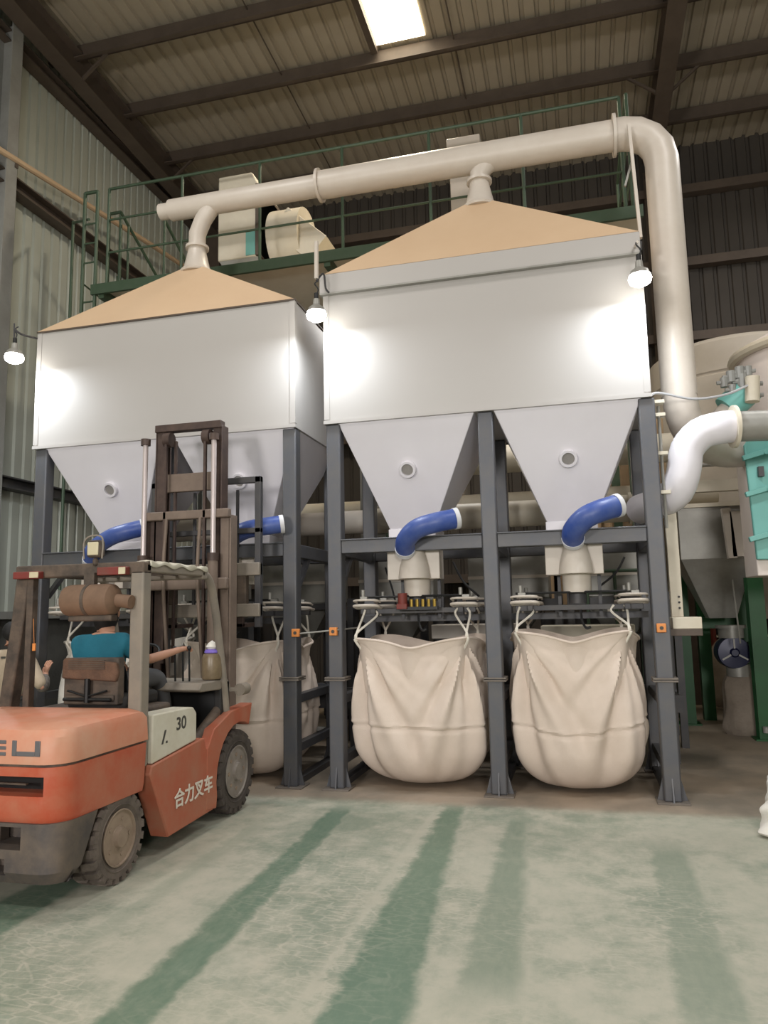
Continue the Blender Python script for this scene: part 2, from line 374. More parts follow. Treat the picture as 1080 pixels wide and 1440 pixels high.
# ================================================================== SUPPORT FRAMES
def support(cols,name,label,rungs):
    t=thing(name,label,'steel frame',((cols[0]+cols[-1])/2,CY,0))
    cw=.14
    for i,x in enumerate(cols):
        for y in (FY+.08,BKY-.08):
            mb=MB().box(x-cw/2,x+cw/2,y-cw/2,y+cw/2,.012,3.45)
            l=part(t,'leg',mb,'frame_grey',.012)
            part(l,'base_plate',MB().box(x-.13,x+.13,y-.12,y+.12,0,.014),'base_plate',.002)
            part(l,'gusset',MB().prism([(x-.12,.014),(x+.12,.014),(x+cw/2,.2),(x-cw/2,.2)],'Y',y-.006,y+.006).prism([(y-.11,.014),(y+.11,.014),(y+cw/2,.2),(y-cw/2,.2)],'X',x-.006,x+.006),'frame_grey')
            if y<CY and not (i==0 and cols[0]<-5) : part(l,'splice_plate',MB().box(x-.1,x+.1,y-.1,y+.1,.985,1.0).box(x-.1,x+.1,y-.1,y+.1,1.006,1.02),'base_plate',.002)
    for y in (FY+.08,BKY-.08):
        for a,b in zip(cols[:-1],cols[1:]):
            part(t,'cross_beam',MB().box(a+cw/2,b-cw/2,y-.06,y+.06,2.18,2.31).box(a+cw/2,b-cw/2,y-.09,y+.09,2.3,2.315),'frame_grey',.006)
    for x in cols:
        part(t,'side_beam',MB().box(x-.05,x+.05,FY+.15,BKY-.15,2.17,2.3),'frame_grey',.006)
        part(t,'rung',MB().box(x-.04,x+.04,FY+.15,BKY-.15,.76,.84),'frame_grey',.004)
        part(t,'rung',MB().box(x-.04,x+.04,FY+.15,BKY-.15,.3,.38) if rungs else MB().box(x-.04,x+.04,FY+.15,BKY-.15,.2,.28),'frame_grey',.004)
        part(t,'sill',MB().box(x-.05,x+.05,FY+.15,BKY-.15,.0,.06),'frame_dark',.004)
        part(t,'brace',MB().beam((x,FY+.2,1.85),(x,FY+.55,2.2),.05,.05),'frame_grey')
    for a,b in zip(cols[:-1],cols[1:]):
        part(t,'cross_beam',MB().box(a+cw/2,b-cw/2,BKY-.13,BKY-.05,.76,.84),'frame_grey',.004)
        part(t,'rung',MB().box(a+cw/2,b-cw/2,BKY-.1,BKY-.06,.32,.36),'galvanised')
    return t
FL=support([-5.6,-4.13,-2.71],'support_frame','grey steel support frame under the left bin behind the forklift',True)
FR=support([-2.25,-.76,.67],'support_frame','grey steel support frame under the right bin with two bagging bays',False)
# ================================================================== BULK BAGS
def bag(c,y,w,d,ztop,name,label,m='bag_cloth',seed=0,flap=1):
    rnd=random.Random(seed); t=thing(name,label,'bulk bag',(c,y,0),None)
    N=260; K=80; rings=[]
    cn=[(c+sx*w*.40,y+sy*d*.40) for sx in (-1,1) for sy in (-1,1)]
    ph=[rnd.random()*6 for _ in range(10)]
    for k in range(K+1):
        v=k/K
        # bottom cap then sides
        if v<.22:
            q=v/.22; rad=math.sin(q*PI/2)**.62; z=.012+.36*(1-math.cos(q*PI/2)); rs=max(rad,.02)
        else:
            q=(v-.22)/.78; z=.372+(ztop-.372)*q; rs=1.0
        hz=z/ztop
        bulge=(1 if hz>.5 else .93+.07*math.sin(hz*PI))+.05*math.sin(PI*min(1,hz*1.25))-.075*max(0,hz-.55)/.45+(.07*max(0,hz-.9)/.1)
        ex=2.6+1.6*hz                             # rounder at the bottom, squarer at the mouth
        ring=[]
        for i in range(N):
            a=2*PI*i/N; ca,sa=math.cos(a),math.sin(a)
            rr=(abs(ca)**ex+abs(sa)**ex)**(-1/ex)
            X=w/2*rr*ca*rs*bulge; Y=d/2*rr*sa*rs*bulge
            # mouth dips between the corners
            corner=abs(math.sin(2*a))**1.5
            dip=(1-corner)*.09*max(0,(hz-.72)/.28)**2
            zz=z-dip*ztop/1.4
            # folds radiate down from the strap corners
            disp=0
            for (s1,s2) in ((-1,-1),(1,-1),(-1,1),(1,1)):
                ca0=math.atan2(s2,s1); da=(a-ca0+PI)%(2*PI)-PI
                hh=max(.02,(ztop-zz)); ang=math.atan2(da*w*.5,hh)
                dist=math.hypot(da*w*.5,hh)
                if abs(da)<1.5:
                    f=math.exp(-dist/2.2)*min(1,dist/.2)*math.cos(da*PI/3)**2*math.exp(-(ang/.75)**4)*min(1,hh/.4)*(.35+.65*min(1,zz/.35))
                    disp+=(.062*f*math.sin(ang*15+ph[(s1+s2*2)%7])+.032*f*math.sin(ang*27+ph[3]+zz*1.5))
                    disp-=.05*math.exp(-(da*w*.5/(.05+.07*hh))**2)*math.exp(-hh/.9)*min(1,hh/.1)*math.cos(da*PI/3)**2
            disp+=.010*math.sin(a*5+ph[1]+z*3)+.005*math.sin(a*17+ph[7]+zz*4)*min(1,hz*3)+.005*math.sin(a*11+ph[2]-z*5)*min(1,hz*2)
            if hz>.86: disp+=.022*(hz-.86)/.14*math.sin(a*9+ph[4])
            # seam groove
            sag=.62+.03*math.cos(2*a)*1.0-.05*math.sin(abs(math.sin(a))*PI/2)+.02*math.sin(3*a+ph[5]); dd=(zz-sag)
            disp+=-.014*math.exp(-(dd/.018)**2)+.007*math.exp(-((dd-.03)/.012)**2)
            n=math.hypot(X,Y) or 1; X*=1+disp*rs/max(n,.2); Y*=1+disp*rs/max(n,.2)
            ring.append((c+X,y+Y,max(zz,.004)))
        rings.append(ring)
    # inner lining goes back down
    last=rings[-1]
    for dz,s in ((.012,.985),(-.02,.965),(-.2,.93),(-.5,.88),(-.6,.3)):
        rings.append([(c+(p[0]-c)*s,y+(p[1]-y)*s,p[2]+dz) for p in last])
    b=part(t,'bag_body',MB().loft(rings),m)
    # rim hem
    part(t,'hem',MB().tube([V(p) for p in last]+[V(last[0])],.011,8,False),m)
    for sx in (-1,1):
        for sy in (-1,1):
            a=math.atan2(sy,sx); i=int(((a%(2*PI))/(2*PI))*N)%N; p=V(last[i])
            q=V((c+sx*w*.37,y+sy*d*.30,1.64))
            for o in (-.045,.045):
                part(t,'strap',MB().tube(smooth([p+V((0,0,-.02)),p+V((sx*.0,0,.05)),q+V((o*1.5,0,-.06)),q+V((o,0,0))],5),.011,6),'webbing')
            # stitched webbing down the corner
            part(t,'strap_patch',MB().tube([V(rings[j][i])+V((sx*.016,sy*.018,0)) for j in range(K,K-9,-1)],[.013]*8+[.004],6),'webbing')
    return t
B1=bag(-1.51,7.34,1.22,1.1,1.37,'bulk_bag','beige woven bulk bag hanging open under the left hopper of the right bin',seed=3)
B2=bag(-.07,7.35,1.12,1.08,1.41,'bulk_bag','beige woven bulk bag hanging open in the rightmost bagging bay',seed=11)
B3=bag(-3.38,7.42,1.18,1.06,1.35,'bulk_bag','beige bulk bag behind the forklift mast beside the grey column',seed=5)
B4=bag(-4.85,7.42,1.18,1.06,1.37,'bulk_bag','white bulk bag at left behind the forklift driver',m='bag_white',seed=8)

# ================================================================== BAG FILLING HEADS
def head(c,lab,hose=True,zt=2.22):
    t=thing('filling_head','white filling spout head '+lab,'filling head',(c,7.0,1.7))
    yb=6.98; x0=c-.27;x1=c+.24
    part(t,'mount_plate',MB().box(x0,x1,yb,yb+.22,1.92,zt),'white_pipe',.006)
    part(t,'bell',MB().lathe([(.15,0),(.15,.02),(.14,.1),(.1,.26),(.09,.3)],(c,yb-.02,1.925)),'white_pipe')
    part(t,'spout',MB().cyl((c,yb+.1,1.76),(c,yb+.1,1.93),.125,.13),'white_pipe')
    part(t,'inner_spout',MB().cyl((c,yb+.1,1.66),(c,yb+.1,1.77),.08),'frame_dark')
    part(t,'clamp',MB().box(c-.12,c-.1,yb-.1,yb-.02,2.2,2.3).box(c+.1,c+.12,yb-.1,yb,2.18,2.3),'galvanised')
    # hanging frame with arms and hooks
    r=part(t,'hanger_frame',MB().box(c-.56,c+.56,yb+.05,yb+.1,1.6,1.65).box(c-.56,c+.56,yb+.72,yb+.78,1.6,1.65).box(c-.45,c-.4,yb,yb+.8,1.6,1.65).box(c+.4,c+.45,yb,yb+.8,1.6,1.65),'frame_dark',.004)
    part(t,'air_line',MB().tube([(c-.55,yb,1.76),(c+.5,yb,1.76)],.012,6),'black')
    for s in (-1,1):
        for y in (yb-.0,yb+.75):
            hx=c+s*.47
            part(r,'hook',MB().tube(smooth([(hx-.11,y,1.66),(hx-.1,y-.1,1.68),(hx+.1,y-.1,1.68),(hx+.12,y,1.66),(hx+.1,y+.06,1.66),(hx-.1,y+.06,1.66),(hx-.11,y,1.66)],4),.014,8).tube(smooth([(hx-.11,y,1.71),(hx-.1,y-.1,1.73),(hx+.1,y-.1,1.73),(hx+.12,y,1.71)],4),.01,8),'white_pipe')
            part(r,'latch',MB().obox((hx+s*.02,y-.06,1.745),(.07,.05,.04)).cyl((hx-.03,y-.06,1.76),(hx-.03,y-.06,1.83),.018),'galvanised',.004)
    for dx in (-.16,.2):
        part(t,'hanger_rod',MB().box(c+dx-.015,c+dx+.015,yb+.16,yb+.19,1.55,1.93),'frame_dark')
    part(t,'air_hose',MB().tube(smooth([(c+.02,yb+.02,1.6),(c+.03,yb,1.5),(c+.06,yb-.02,1.44),(c+.1,yb-.02,1.45)],5),.012,6),'black')
    part(t,'cross_rail',MB().box(c-.62,c+.62,yb+.3,yb+.36,1.52,1.58),'frame_dark')
    return t
head(-1.5,'with red valve between the left and middle columns'); head(-.01,'in front of the rightmost hopper')
head(-3.4,'behind the forklift mast'); head(-4.9,'at far left behind the guard lamp')
t=thing('valve_block','red valve with row of brass fittings under the left white filling head','valve',(-1.55,6.95,1.62))
part(t,'actuator',MB().cyl((-1.62,6.95,1.66),(-1.62,6.95,1.79),.045).box(-1.67,-1.57,6.9,7,1.64,1.69),'red_paint',.004)
for i in range(5): part(t,'fitting',MB().cyl((-1.53+i*.055,6.93,1.66),(-1.53+i*.055,6.93,1.73),.016,n=8),'brass')
part(t,'manifold',MB().box(-1.68,-1.28,6.92,6.97,1.63,1.66),'black')

def hose(pts,r,label,extend=True):
    t=thing('suction_hose',label,'hose',pts[0])
    p=smooth(pts,10)
    part(t,'hose',MB().tube(p,r,20),'blue_hose')
    part(t,'cuff',MB().tube(p[:4],r*1.06,20),'hose_dust',label='pale worn cuff')
    d=(p[-1]-p[-2]).normalized(); part(t,'end_ring',MB().cyl(p[-1]-d*.02,p[-1]+d*.02,r*1.07,n=20),'hose_dust')
    return t
Hy=6.62
def hp(px,py,y=Hy): return at(px,py,'Y',y)
hose([hp(570,775,6.86),hp(571,760,6.72),hp(586,744),hp(612,735),hp(641,729,6.7)],.092,'blue curved suction hose on the left filling head of the right bin')
hose([hp(806,760,6.86),hp(807,746,6.72),hp(822,729),hp(842,719),hp(868,711,6.7)],.097,'blue curved suction hose on the rightmost filling head')
hose([hp(128,790,6.86),hp(132,773,6.74),hp(155,756),hp(178,748),hp(202,742,6.7)],.085,'blue curved suction hose above the guard lamp of the forklift')
hose([hp(322,770,6.86),hp(328,756,6.74),hp(345,746),hp(368,741),hp(396,737,6.7)],.085,'blue curved suction hose behind the load backrest of the forklift')

# ================================================================== DUST PIPE ON TOP
t=thing('dust_pipe','long cream white dust pipe above both bin roofs with elbow and downpipe','pipe',(-2,CY,5.5))
pz=6.43
def ring(c,ax,r,wd=.03): c=V(c);a=V(ax).normalized()*wd/2; return MB().cyl(c-a,c+a,r,n=28)
part(t,'end_stub',MB().cyl((-4.62,CY,pz),(-4.46,CY,pz),.095),'white_pipe')
part(t,'pipe_run',MB().cyl((-4.48,CY,pz),(-2.6,CY,pz),.125,n=32),'white_pipe')
part(t,'pipe_run',MB().cyl((-2.6,CY,pz),(.6,CY,pz),.155,n=32),'white_pipe')
part(t,'flange',ring((-2.6,CY,pz),(1,0,0),.185),'white_pipe'); part(t,'flange',ring((.6,CY,pz),(1,0,0),.21),'white_pipe')
el=[(.6,CY,pz),(.68,CY,pz)]+[(.68+.36*math.sin(a),CY,pz-.36+.36*math.cos(a)) for a in [R(k) for k in (22.5,45,67.5,90)]]+[(1.04,CY,5.9)]
part(t,'elbow',MB().tube(el,.165,28),'white_pipe')
part(t,'downpipe',MB().cyl((1.04,CY,5.92),(1.04,CY,3.62),.165,n=32),'white_pipe')
part(t,'elbow',MB().tube(smooth([(1.04,CY,3.7),(1.045,CY,3.55),(1.1,CY+.1,3.36),(1.25,CY+.4,3.24),(1.5,CY+.75,3.2),(1.7,CY+.85,3.2)],3),.16,24),'white_pipe')
part(t,'pipe_run',MB().cyl((1.68,CY+.84,3.2),(1.95,CY+.85,3.2),.16,n=28),'white_pipe')
for cx,az in ((-4.13,5.60),(-.8,5.86)):
    z0=az+.28; h=pz-z0
    part(t,'branch',MB().tube([(cx,CY,z0),(cx,CY,z0+h*.35),(cx+.07,CY,z0+h*.65),(cx+.2,CY,pz-.02),(cx+.26,CY,pz)],.1 if az<5.7 else .1,20),'white_pipe')
    part(t,'flange',ring((cx,CY,z0+.02),(0,0,1),.135),'white_pipe')
t=thing('pipe_bracket','tall pale bracket strap between pipe elbow and right bin corner','bracket',(.7,7.2,5))
part(t,'strap',MB().beam(at(884,175,'Y',7.25),at(901,335,'Y',7.25),.05,.03),'white_pipe'); part(t,'strap',MB().beam(at(879,262,'Y',7.3),at(889,225,'Y',7.3),.03,.02),'galvanised')
part(t,'bolt',MB().cyl(at(900,340,'Y',7.2),at(900,352,'Y',7.2),.02,n=8),'frame_dark')
# ================================================================== LAMPS
def lamp(px,py,y,lab,rod=None,power=12):
    c=at(px,py,'Y',y); t=thing('hanging_lamp',lab,'lamp',c)
    part(t,'bulb',MB().lathe([(.001,-.06),(.05,-.058),(.088,-.035),(.098,0),(.09,.03)],c),'lamp_glow')
    part(t,'heat_sink',MB().lathe([(.09,.028),(.075,.07),(.035,.1),(.03,.16),(.001,.165)],c),'galvanised')
    part(t,'socket',MB().cyl(c+V((0,0,.15)),c+V((0,0,.22)),.022,n=12),'black')
    part(t,'wire',MB().tube(smooth([c+V((0,0,.2)),c+V((.02,0,.26)),c+V((-.015,0,.32)),c+V((.01,.03,.36))],4),.007,6),'cable_dark')
    if rod:
        e=rod; part(t,'rod',MB().cyl(e[0],e[1],.022,n=10),'white_pipe')
    l=bpy.data.lights.new('lamp_light','AREA'); l.shape='DISK'; l.size=.18; l.energy=power; l.color=(.86,.93,1.0)
    o=bpy.data.objects.new('lamp_light',l); COL.objects.link(o); o.location=c+V((0,0,-.075))
    return c
c1=lamp(445,443,6.55,'glowing bulb lamp hanging between the two white bins',(at(445,392,'Y',6.58),at(445,340,'Y',6.58)),26)
c2=lamp(900,392,6.5,'glowing bulb lamp at upper right corner of the right bin',None,26)
c3=lamp(20,503,6.55,'glowing bulb lamp at upper left corner of the left bin by wall',None,34)
solo('lamp_arm','thin dark wire arm from the left bin corner to the far left lamp','bracket',MB().tube(smooth([at(20,462,'Y',6.55),at(30,470,'Y',6.6),at(52,476,'Y',6.79)],4),.012,6).tube([at(20,455,'Y',6.55),at(20,485,'Y',6.55)],.008,6),'frame_dark')
solo('lamp_arm','thin bent wire arm behind the lamp between the bins','bracket',MB().tube(smooth([at(445,395,'Y',6.58),at(455,385,'Y',6.65),at(458,405,'Y',6.7),at(463,412,'Y',6.76)],4),.01,6),'frame_dark')
solo('lamp_arm','short white arm holding the lamp at right bin corner','bracket',MB().tube([c2+V((0,0,.34)),c2+V((.0,.2,.4)),V((c2.x,7.2,5.0))],.012,6),'white_pipe')

# ================================================================== PLATFORM AND RAILINGS
PY=8.32; PZ=6.02
t=thing('platform','grey deck platform with green edge beam above and behind the bins','platform',(-2.7,9.3,PZ))
part(t,'deck',MB().box(-6.12,.9,PY,10.3,PZ-.03,PZ),'cream')
part(t,'edge_beam',MB().box(-6.14,.92,PY-.04,PY,PZ-.1,PZ+.04),'green_rail')
for x in (-6,-4.4,-2.8,-1.2,.4): part(t,'joist',MB().box(x-.04,x+.04,PY,10.3,PZ-.15,PZ-.03),'green_rail')
for x in (-6.05,-2.5,.8): part(t,'post',MB().box(x-.07,x+.07,10.1,10.24,0,PZ-.1),'green_rail')
def railing(p,q,n,label,h=(.5,1.0,1.42)):
    p=V(p);q=V(q); t=thing('railing',label,'railing',p)
    for k in range(n+1):
        a=p.lerp(q,k/n); part(t,'post',MB().cyl(a,a+V((0,0,h[-1])),.02,n=8),'green_rail')
    for z in h: part(t,'rail',MB().cyl(p+V((0,0,z)),q+V((0,0,z)),.02 if z==h[-1] else .015,n=8),'green_rail')
    return t
railing((-5.92,PY,PZ),(.74,PY,PZ),6,'long green pipe railing along the platform front above both bins',(.48,.95,1.4))
railing((.82,PY,PZ),(.82,10.2,PZ),2,'green railing at right end of the platform near the pipe elbow')
t=thing('ladder','green caged ladder top with hooped rails at left end of platform','ladder',(-6.2,8.4,4.6))
for X,y,z0,z1 in ((-6.30,8.32,4.9,7.42),(-6.10,8.32,4.9,7.42)): part(t,'stile',MB().cyl((X,y,z0),(X,y,z1),.024,n=8),'green_rail')
part(t,'hoop',MB().cyl((-6.30,8.32,7.42),(-6.10,8.32,7.42),.024,n=8),'green_rail')
for X in (-6.5,-6.3): part(t,'stile',MB().cyl((X,9.15,5.6),(X,9.15,7.6),.024,n=8),'green_rail')
part(t,'hoop',MB().cyl((-6.5,9.15,7.6),(-6.3,9.15,7.6),.024,n=8),'green_rail')
for k in range(8): part(t,'rung',MB().cyl((-6.30,8.32,5.0+k*.28),(-6.4,9.1,5.0+k*.28) if k in(4,) else (-6.10,8.32,5.0+k*.28),.012,n=6),'green_rail')
t=thing('stair_rail','pair of green sloping handrails going down behind the left bin','railing',(-6.2,9.5,5.0))
for X in (-6.2,-5.6):
    part(t,'rail',MB().cyl((X,9.0,7.5),(X,12.4,5.6),.022,n=8),'green_rail')
    for k in range(3): part(t,'post',MB().cyl((X,9.2+k*1.2,7.4-k*.67),(X,9.2+k*1.2,6.3-k*.67),.018,n=8),'green_rail')
t=thing('side_rail','green guard posts beside the left wall under the conduit pipe','railing',(-7,8.9,3))
part(t,'post',MB().cyl((-6.85,8.8,2.0),(-6.85,8.8,7.35),.022,n=8),'green_rail')
part(t,'rail',MB().cyl((-6.85,8.8,7.33),(-6.25,8.35,7.05),.018,n=8),'green_rail')
part(t,'post',MB().cyl((-6.85,9.9,4.0),(-6.85,9.9,7.0),.018,n=8),'green_rail')

# fan unit and duct on platform
fy=8.75
t=thing('fan_unit','cream white boxy fan casing with round housing standing on the platform','fan',(-4.3,fy+.4,PZ))
a=at(307,252,'Y',fy);b=at(365,372,'Y',fy); x0,x1=a.x,at(366,300,'Y',fy).x
part(t,'casing',MB().prism([(x0,6.38),(x1,6.38),(x1,7.35),(x0+.5,7.6),(x0,7.6)],'Y',fy,fy+.9),'cream',.02)
part(t,'inlet_hood',MB().loft([[(x0+.02,fy+.02,6.38),(x1-.02,fy+.02,6.38),(x1-.02,fy+.88,6.38),(x0+.02,fy+.88,6.38)],[(x0+.15,fy+.15,6.12),(x1-.1,fy+.15,6.12),(x1-.1,fy+.7,6.12),(x0+.15,fy+.7,6.12)]]),'galvanised')
part(t,'base',MB().box(x0,x1,fy,fy+.9,PZ,6.12),'green_rail')
part(t,'rib',MB().box(x1-.06,x1,fy-.03,fy+.9,6.38,7.4),'steel_brown')
part(t,'scroll_housing',MB().cyl((x1+.05,fy+.5,6.75),(x1+.5,fy+.5,6.75),.45,n=36),'cream')
part(t,'outlet',MB().beam((x1+.2,fy+.4,6.95),(x1+.75,fy+.4,6.45),.5,.4),'cream',.01)
part(t,'filter_pad',MB().box(x0+.42,x1-.07,fy-.01,fy,6.4,6.75),'teal')
dy=9.0; a=at(630,195,'Y',dy); b=at(677,305,'Y',dy)
t=thing('square_duct','tall white square duct rising behind the roof pipe at centre','duct',((a.x+b.x)/2,dy,PZ))
part(t,'shaft',MB().box(a.x+.01,b.x-.01,dy,dy+.42,PZ,7.55),'white_pipe',.008); part(t,'cap',MB().box(a.x-.02,b.x+.02,dy-.03,dy+.45,7.55,7.72),'white_pipe',.008)

# ================================================================== REAR DUCT AND BACK MACHINERY
t=thing('rear_duct','long horizontal grey duct behind the hoppers with joint rings','duct',(-1.5,8.6,2.5))
dzz=2.70; part(t,'pipe_run',MB().cyl((-5.6,8.6,dzz),(-2.4,8.6,dzz),.14,n=28),'white_pipe'); part(t,'pipe_run',MB().cyl((-2.4,8.6,dzz),(.75,8.6,dzz),.15,n=28),'cream')
for x in (-4.6,-2.4,-.9,.6): part(t,'flange',ring((x,8.6,dzz),(1,0,0),.175),'cream')
# S shaped pipe
t=thing('s_pipe','glossy white S-shaped pipe curling up to the flange at right','pipe',(1.1,7.3,2.6))
sp=[(at(900,716,'Y',7.75)),at(930,706,'Y',7.3),at(952,690,'Y',7.05),at(962,660,'Y',7.0),at(966,632,'Y',7.0),at(985,610,'Y',7.0),at(1010,602,'Y',7.0),at(1028,600,'Y',7.05)]
part(t,'pipe_run',MB().tube(smooth(sp,3),.145,24),'white_panel')
e0=at(1032,600,'Y',7.05); part(t,'flange',ring(e0,(1,.1,0),.19,.03),'cream')
part(t,'pipe_run',MB().cyl(e0,e0+V((.9,.1,-.02)),.135),'galvanised')
# downstream: silo, cones, green columns
t=thing('silo','large round cream silo behind the downpipe at right','silo',(2.3,12.2,0))
sz=at(1010,474,'Y',11.3).z
part(t,'shell',MB().lathe([(1.3,3.0),(1.3,sz-.5),(1.28,sz-.48),(1.28,sz-.46),(1.3,sz-.44),(1.3,sz),(1.2,sz+.08),(.2,sz+.16)],(2.62,12.65,0),n=56),'silo')
part(t,'cone',MB().lathe([(.2,1.4),(1.3,3.0)],(2.62,12.65,0),n=56),'silo')
for q in ((-1,-1),(1,-1),(-1,1),(1,1)): part(t,'leg',MB().box(2.62+q[0]*.9-.08,2.62+q[0]*.9+.08,12.65+q[1]*.9-.08,12.65+q[1]*.9+.08,0,3.1),'green_col')
t=thing('filter_vessel','pale pink-white round filter vessel at the right picture edge','vessel',(3.0,9.6,2.6))
part(t,'shell',MB().lathe([(.9,2.9),(.9,4.55),(.96,4.56),(.96,4.66),(.88,4.7),(.6,4.85),(.1,4.95)],(2.95,9.7,0),n=48),'pink_white'); 
part(t,'rim',MB().tube([(2.95+.95*math.cos(R(k)),9.7+.95*math.sin(R(k)),4.6) for k in range(0,361,10)],.06,8),'cream')
part(t,'cone',MB().lathe([(.15,1.5),(.9,2.9)],(2.95,9.7,0),n=48),'cream')
# teal access door unit
t=thing('access_door','teal hinged access door with clamp bars on the pale filter casing','door',(2.0,9.2,2.0))
dx0=at(1046,620,'Y',8.1); X0=dx0.x; 
part(t,'door_leaf',MB().prism([(X0+.03,2.06),(X0+.5,2.04),(X0+.5,3.42),(X0+.12,3.40),(X0,3.22)],'Y',8.1,8.16),'teal',.01)
for z in (2.3,2.75,3.12): part(t,'clamp_bar',MB().obox((X0+.14,8.06,z),(.36,.06,.05),(0,-.25,0)).cyl((X0+.18,8.02,z),(X0+.18,8.1,z),.025,n=8),'teal',.004)
part(t,'handle',MB().obox((X0+.12,8.05,2.93),(.05,.06,.1)),'frame_dark')
t=thing('filter_casing','pale casing on green legs behind the teal door','casing',(X0+.8,8.5,0))
part(t,'casing',MB().box(X0+.04,X0+1.4,8.18,8.75,1.9,3.3),'pink_white',.01)
for a in (X0+.85,X0+1.3): part(t,'leg',MB().box(a-.05,a+.05,8.4,8.5,0,1.9),'green_col')
part(t,'top_beam',MB().box(X0-.3,X0+1.0,8.0,8.1,3.42,3.52),'cream')
gx=at(1078,1040,'Z',0)
t=thing('green_column','bright green H column at the right picture edge','column',(gx.x,gx.y,0))
part(t,'shaft',ibeam((gx.x,gx.y,0.02),(gx.x,gx.y,1.95),.18,.2,V((0,1,0))),'green_col'); part(t,'base_plate',MB().box(gx.x-.14,gx.x+.14,gx.y-.14,gx.y+.14,0,.02),'green_col'); part(t,'sensor',MB().cyl((gx.x-.02,gx.y-.14,.1),(gx.x-.02,gx.y-.14,.17),.04),'galvanised')
g2=at(968,1018,'Z',0)
t=thing('green_column','dark green H column between grey cone and support frame','column',(g2.x,g2.y,0))
part(t,'shaft',ibeam((g2.x,g2.y,.02),(g2.x,g2.y,2.85),.2,.22,V((0,1,0))),'green_col'); part(t,'base_plate',MB().box(g2.x-.16,g2.x+.16,g2.y-.16,g2.y+.16,0,.02),'green_col')
t=thing('green_column','dark green column right of the valve in background','column',(2.15,11.3,0))
part(t,'shaft',ibeam((2.15,11.3,.02),(2.15,11.3,2.3),.16,.2,V((0,1,0))),'green_col')
solo('green_beam','horizontal green beam below the grey cone hopper','beam',MB().box(g2.x+.1,2.06,g2.y-.08,g2.y+.08,1.3,1.45),'green_col')
t=thing('grey_hopper','grey pyramid hopper hanging between the green columns','hopper',(1.6,10.6,1.4))
hx0=at(952,730,'Y',10.2).x; hx1=at(1052,720,'Y',10.2).x
part(t,'cone',MB().loft([[(1.62,10.5,1.45),(1.95,10.5,1.45),(1.95,10.8,1.45),(1.62,10.8,1.45)],[(hx0,10.1,2.2),(hx1,10.1,2.2),(hx1,10.85,2.2),(hx0,10.85,2.2)],[(hx0,10.1,2.85),(hx1,10.1,2.85),(hx1,10.85,2.85),(hx0,10.85,2.85)]]),'galvanised',.005,sm=False)
part(t,'top_flange',MB().box(hx0-.04,hx1+.04,10.06,10.89,2.85,2.9),'cream')
part(t,'slide_pipe',MB().beam(at(1020,715,'Y',9.9),at(1030,785,'Y',9.9),.1,.1),'white_pipe')
part(t,'side_box',MB().box(at(1025,720,'Y',9.9).x,at(1042,720,'Y',9.9).x,9.85,10.0,2.2,2.75),'white_pipe')
part(t,'pull_rod',MB().cyl(at(1030,815,'Y',9.8),at(1041,905,'Y',9.8),.01,n=6),'galvanised')
v=at(1030,917,'Y',10.45)
t=thing('rotary_valve','dark blue round rotary valve under the grey hopper','valve',v)
part(t,'housing',MB().cyl(v+V((0,-.12,0)),v+V((0,.15,0)),.2,n=28),'dark_blue'); part(t,'cover',MB().lathe([(.2,0),(.19,.02),(.06,.03),(.04,.06)],v+V((0,-.12,0)),(0,-1,0)),'dark_blue')
for k in range(3):
    an=R(90+120*k); part(t,'spoke',MB().beam(v+V((0,-.15,0)),v+V((.17*math.cos(an),-.15,.17*math.sin(an))),.02,.02),'galvanised')
part(t,'neck',MB().lathe([(.15,.18),(.15,.3),(.18,.3),(.18,.34)],v),'galvanised'); part(t,'motor',MB().cyl(v+V((.2,.05,0)),v+V((.42,.05,0)),.13),'black')
part(t,'outlet',MB().cyl(v+V((0.05,0,-.3)),v+V((.05,0,-.15)),.14),'galvanised')
def sack(c,w,h,label,m='sack',seed=1,lean=0):
    rnd=random.Random(seed); ph=[rnd.random()*6 for _ in range(6)]; rings=[]
    for k in range(25):
        v=k/24; z=h*v; rr=w*.6*max(.05,1-((v-.35)/.67)**4)**.5*(1 if v>.1 else .86+1.4*v)
        rr*=1+.06*math.sin(v*9+ph[0])
        rings.append([(c[0]+lean*v+rr*math.cos(a)*(1+.07*math.sin(3*a+ph[1]+4*v)+.035*math.sin(9*a+ph[2]-6*v)),c[1]+.75*rr*math.sin(a)*(1+.07*math.cos(2*a+ph[3])),c[2]+z+.002) for a in [2*PI*i/40 for i in range(40)]])
    return solo('filled_sack',label,'sack',MB().loft(rings),m)
sp_=at(1045,1016,'Z',0); sack((v.x+.1,v.y+.05,0),.42,.82,'dusty beige sack tied below the dark blue rotary valve')
s2=at(1000,975,'Z',0); sack((s2.x,13.2,0),.45,1.1,'tall grey-white sack standing by the back wall seen right of frame',seed=4)
sack((s2.x+.5,12.9,0),.45,.45,'low brown sack slumped beside the tall sack at the back',seed=9)
solo('floor_bin','plain brown carton on the floor beside the back sacks','box',MB().box(s2.x+.65,s2.x+1.1,12.2,12.6,0,.42),'cardboard',.01)
t=thing('storage_shelf','pale shelf with red and white boxes at the back right','shelf',(2.5,13.4,0))
for x in (2.1,3.0): part(t,'upright',MB().box(x-.02,x+.02,13.2,13.6,0,1.9),'red_paint')
for z in (.5,1.1,1.6): part(t,'shelf_board',MB().box(2.1,3.0,13.2,13.6,z,z+.03),'cream')
for i,(x,z,c) in enumerate(((2.3,1.63,'red_paint'),(2.6,1.63,'white_pipe'),(2.4,1.13,'white_pipe'),(2.75,1.13,'cardboard'),(2.5,.53,'cardboard'))):
    solo('carton','small '+['red','white','white','brown','brown'][i]+' carton on the '+['top','top','middle','middle','lowest'][i]+' board of the back shelf','box',MB().box(x-.1,x+.1,13.25,13.5,z,z+.25),c,.005)
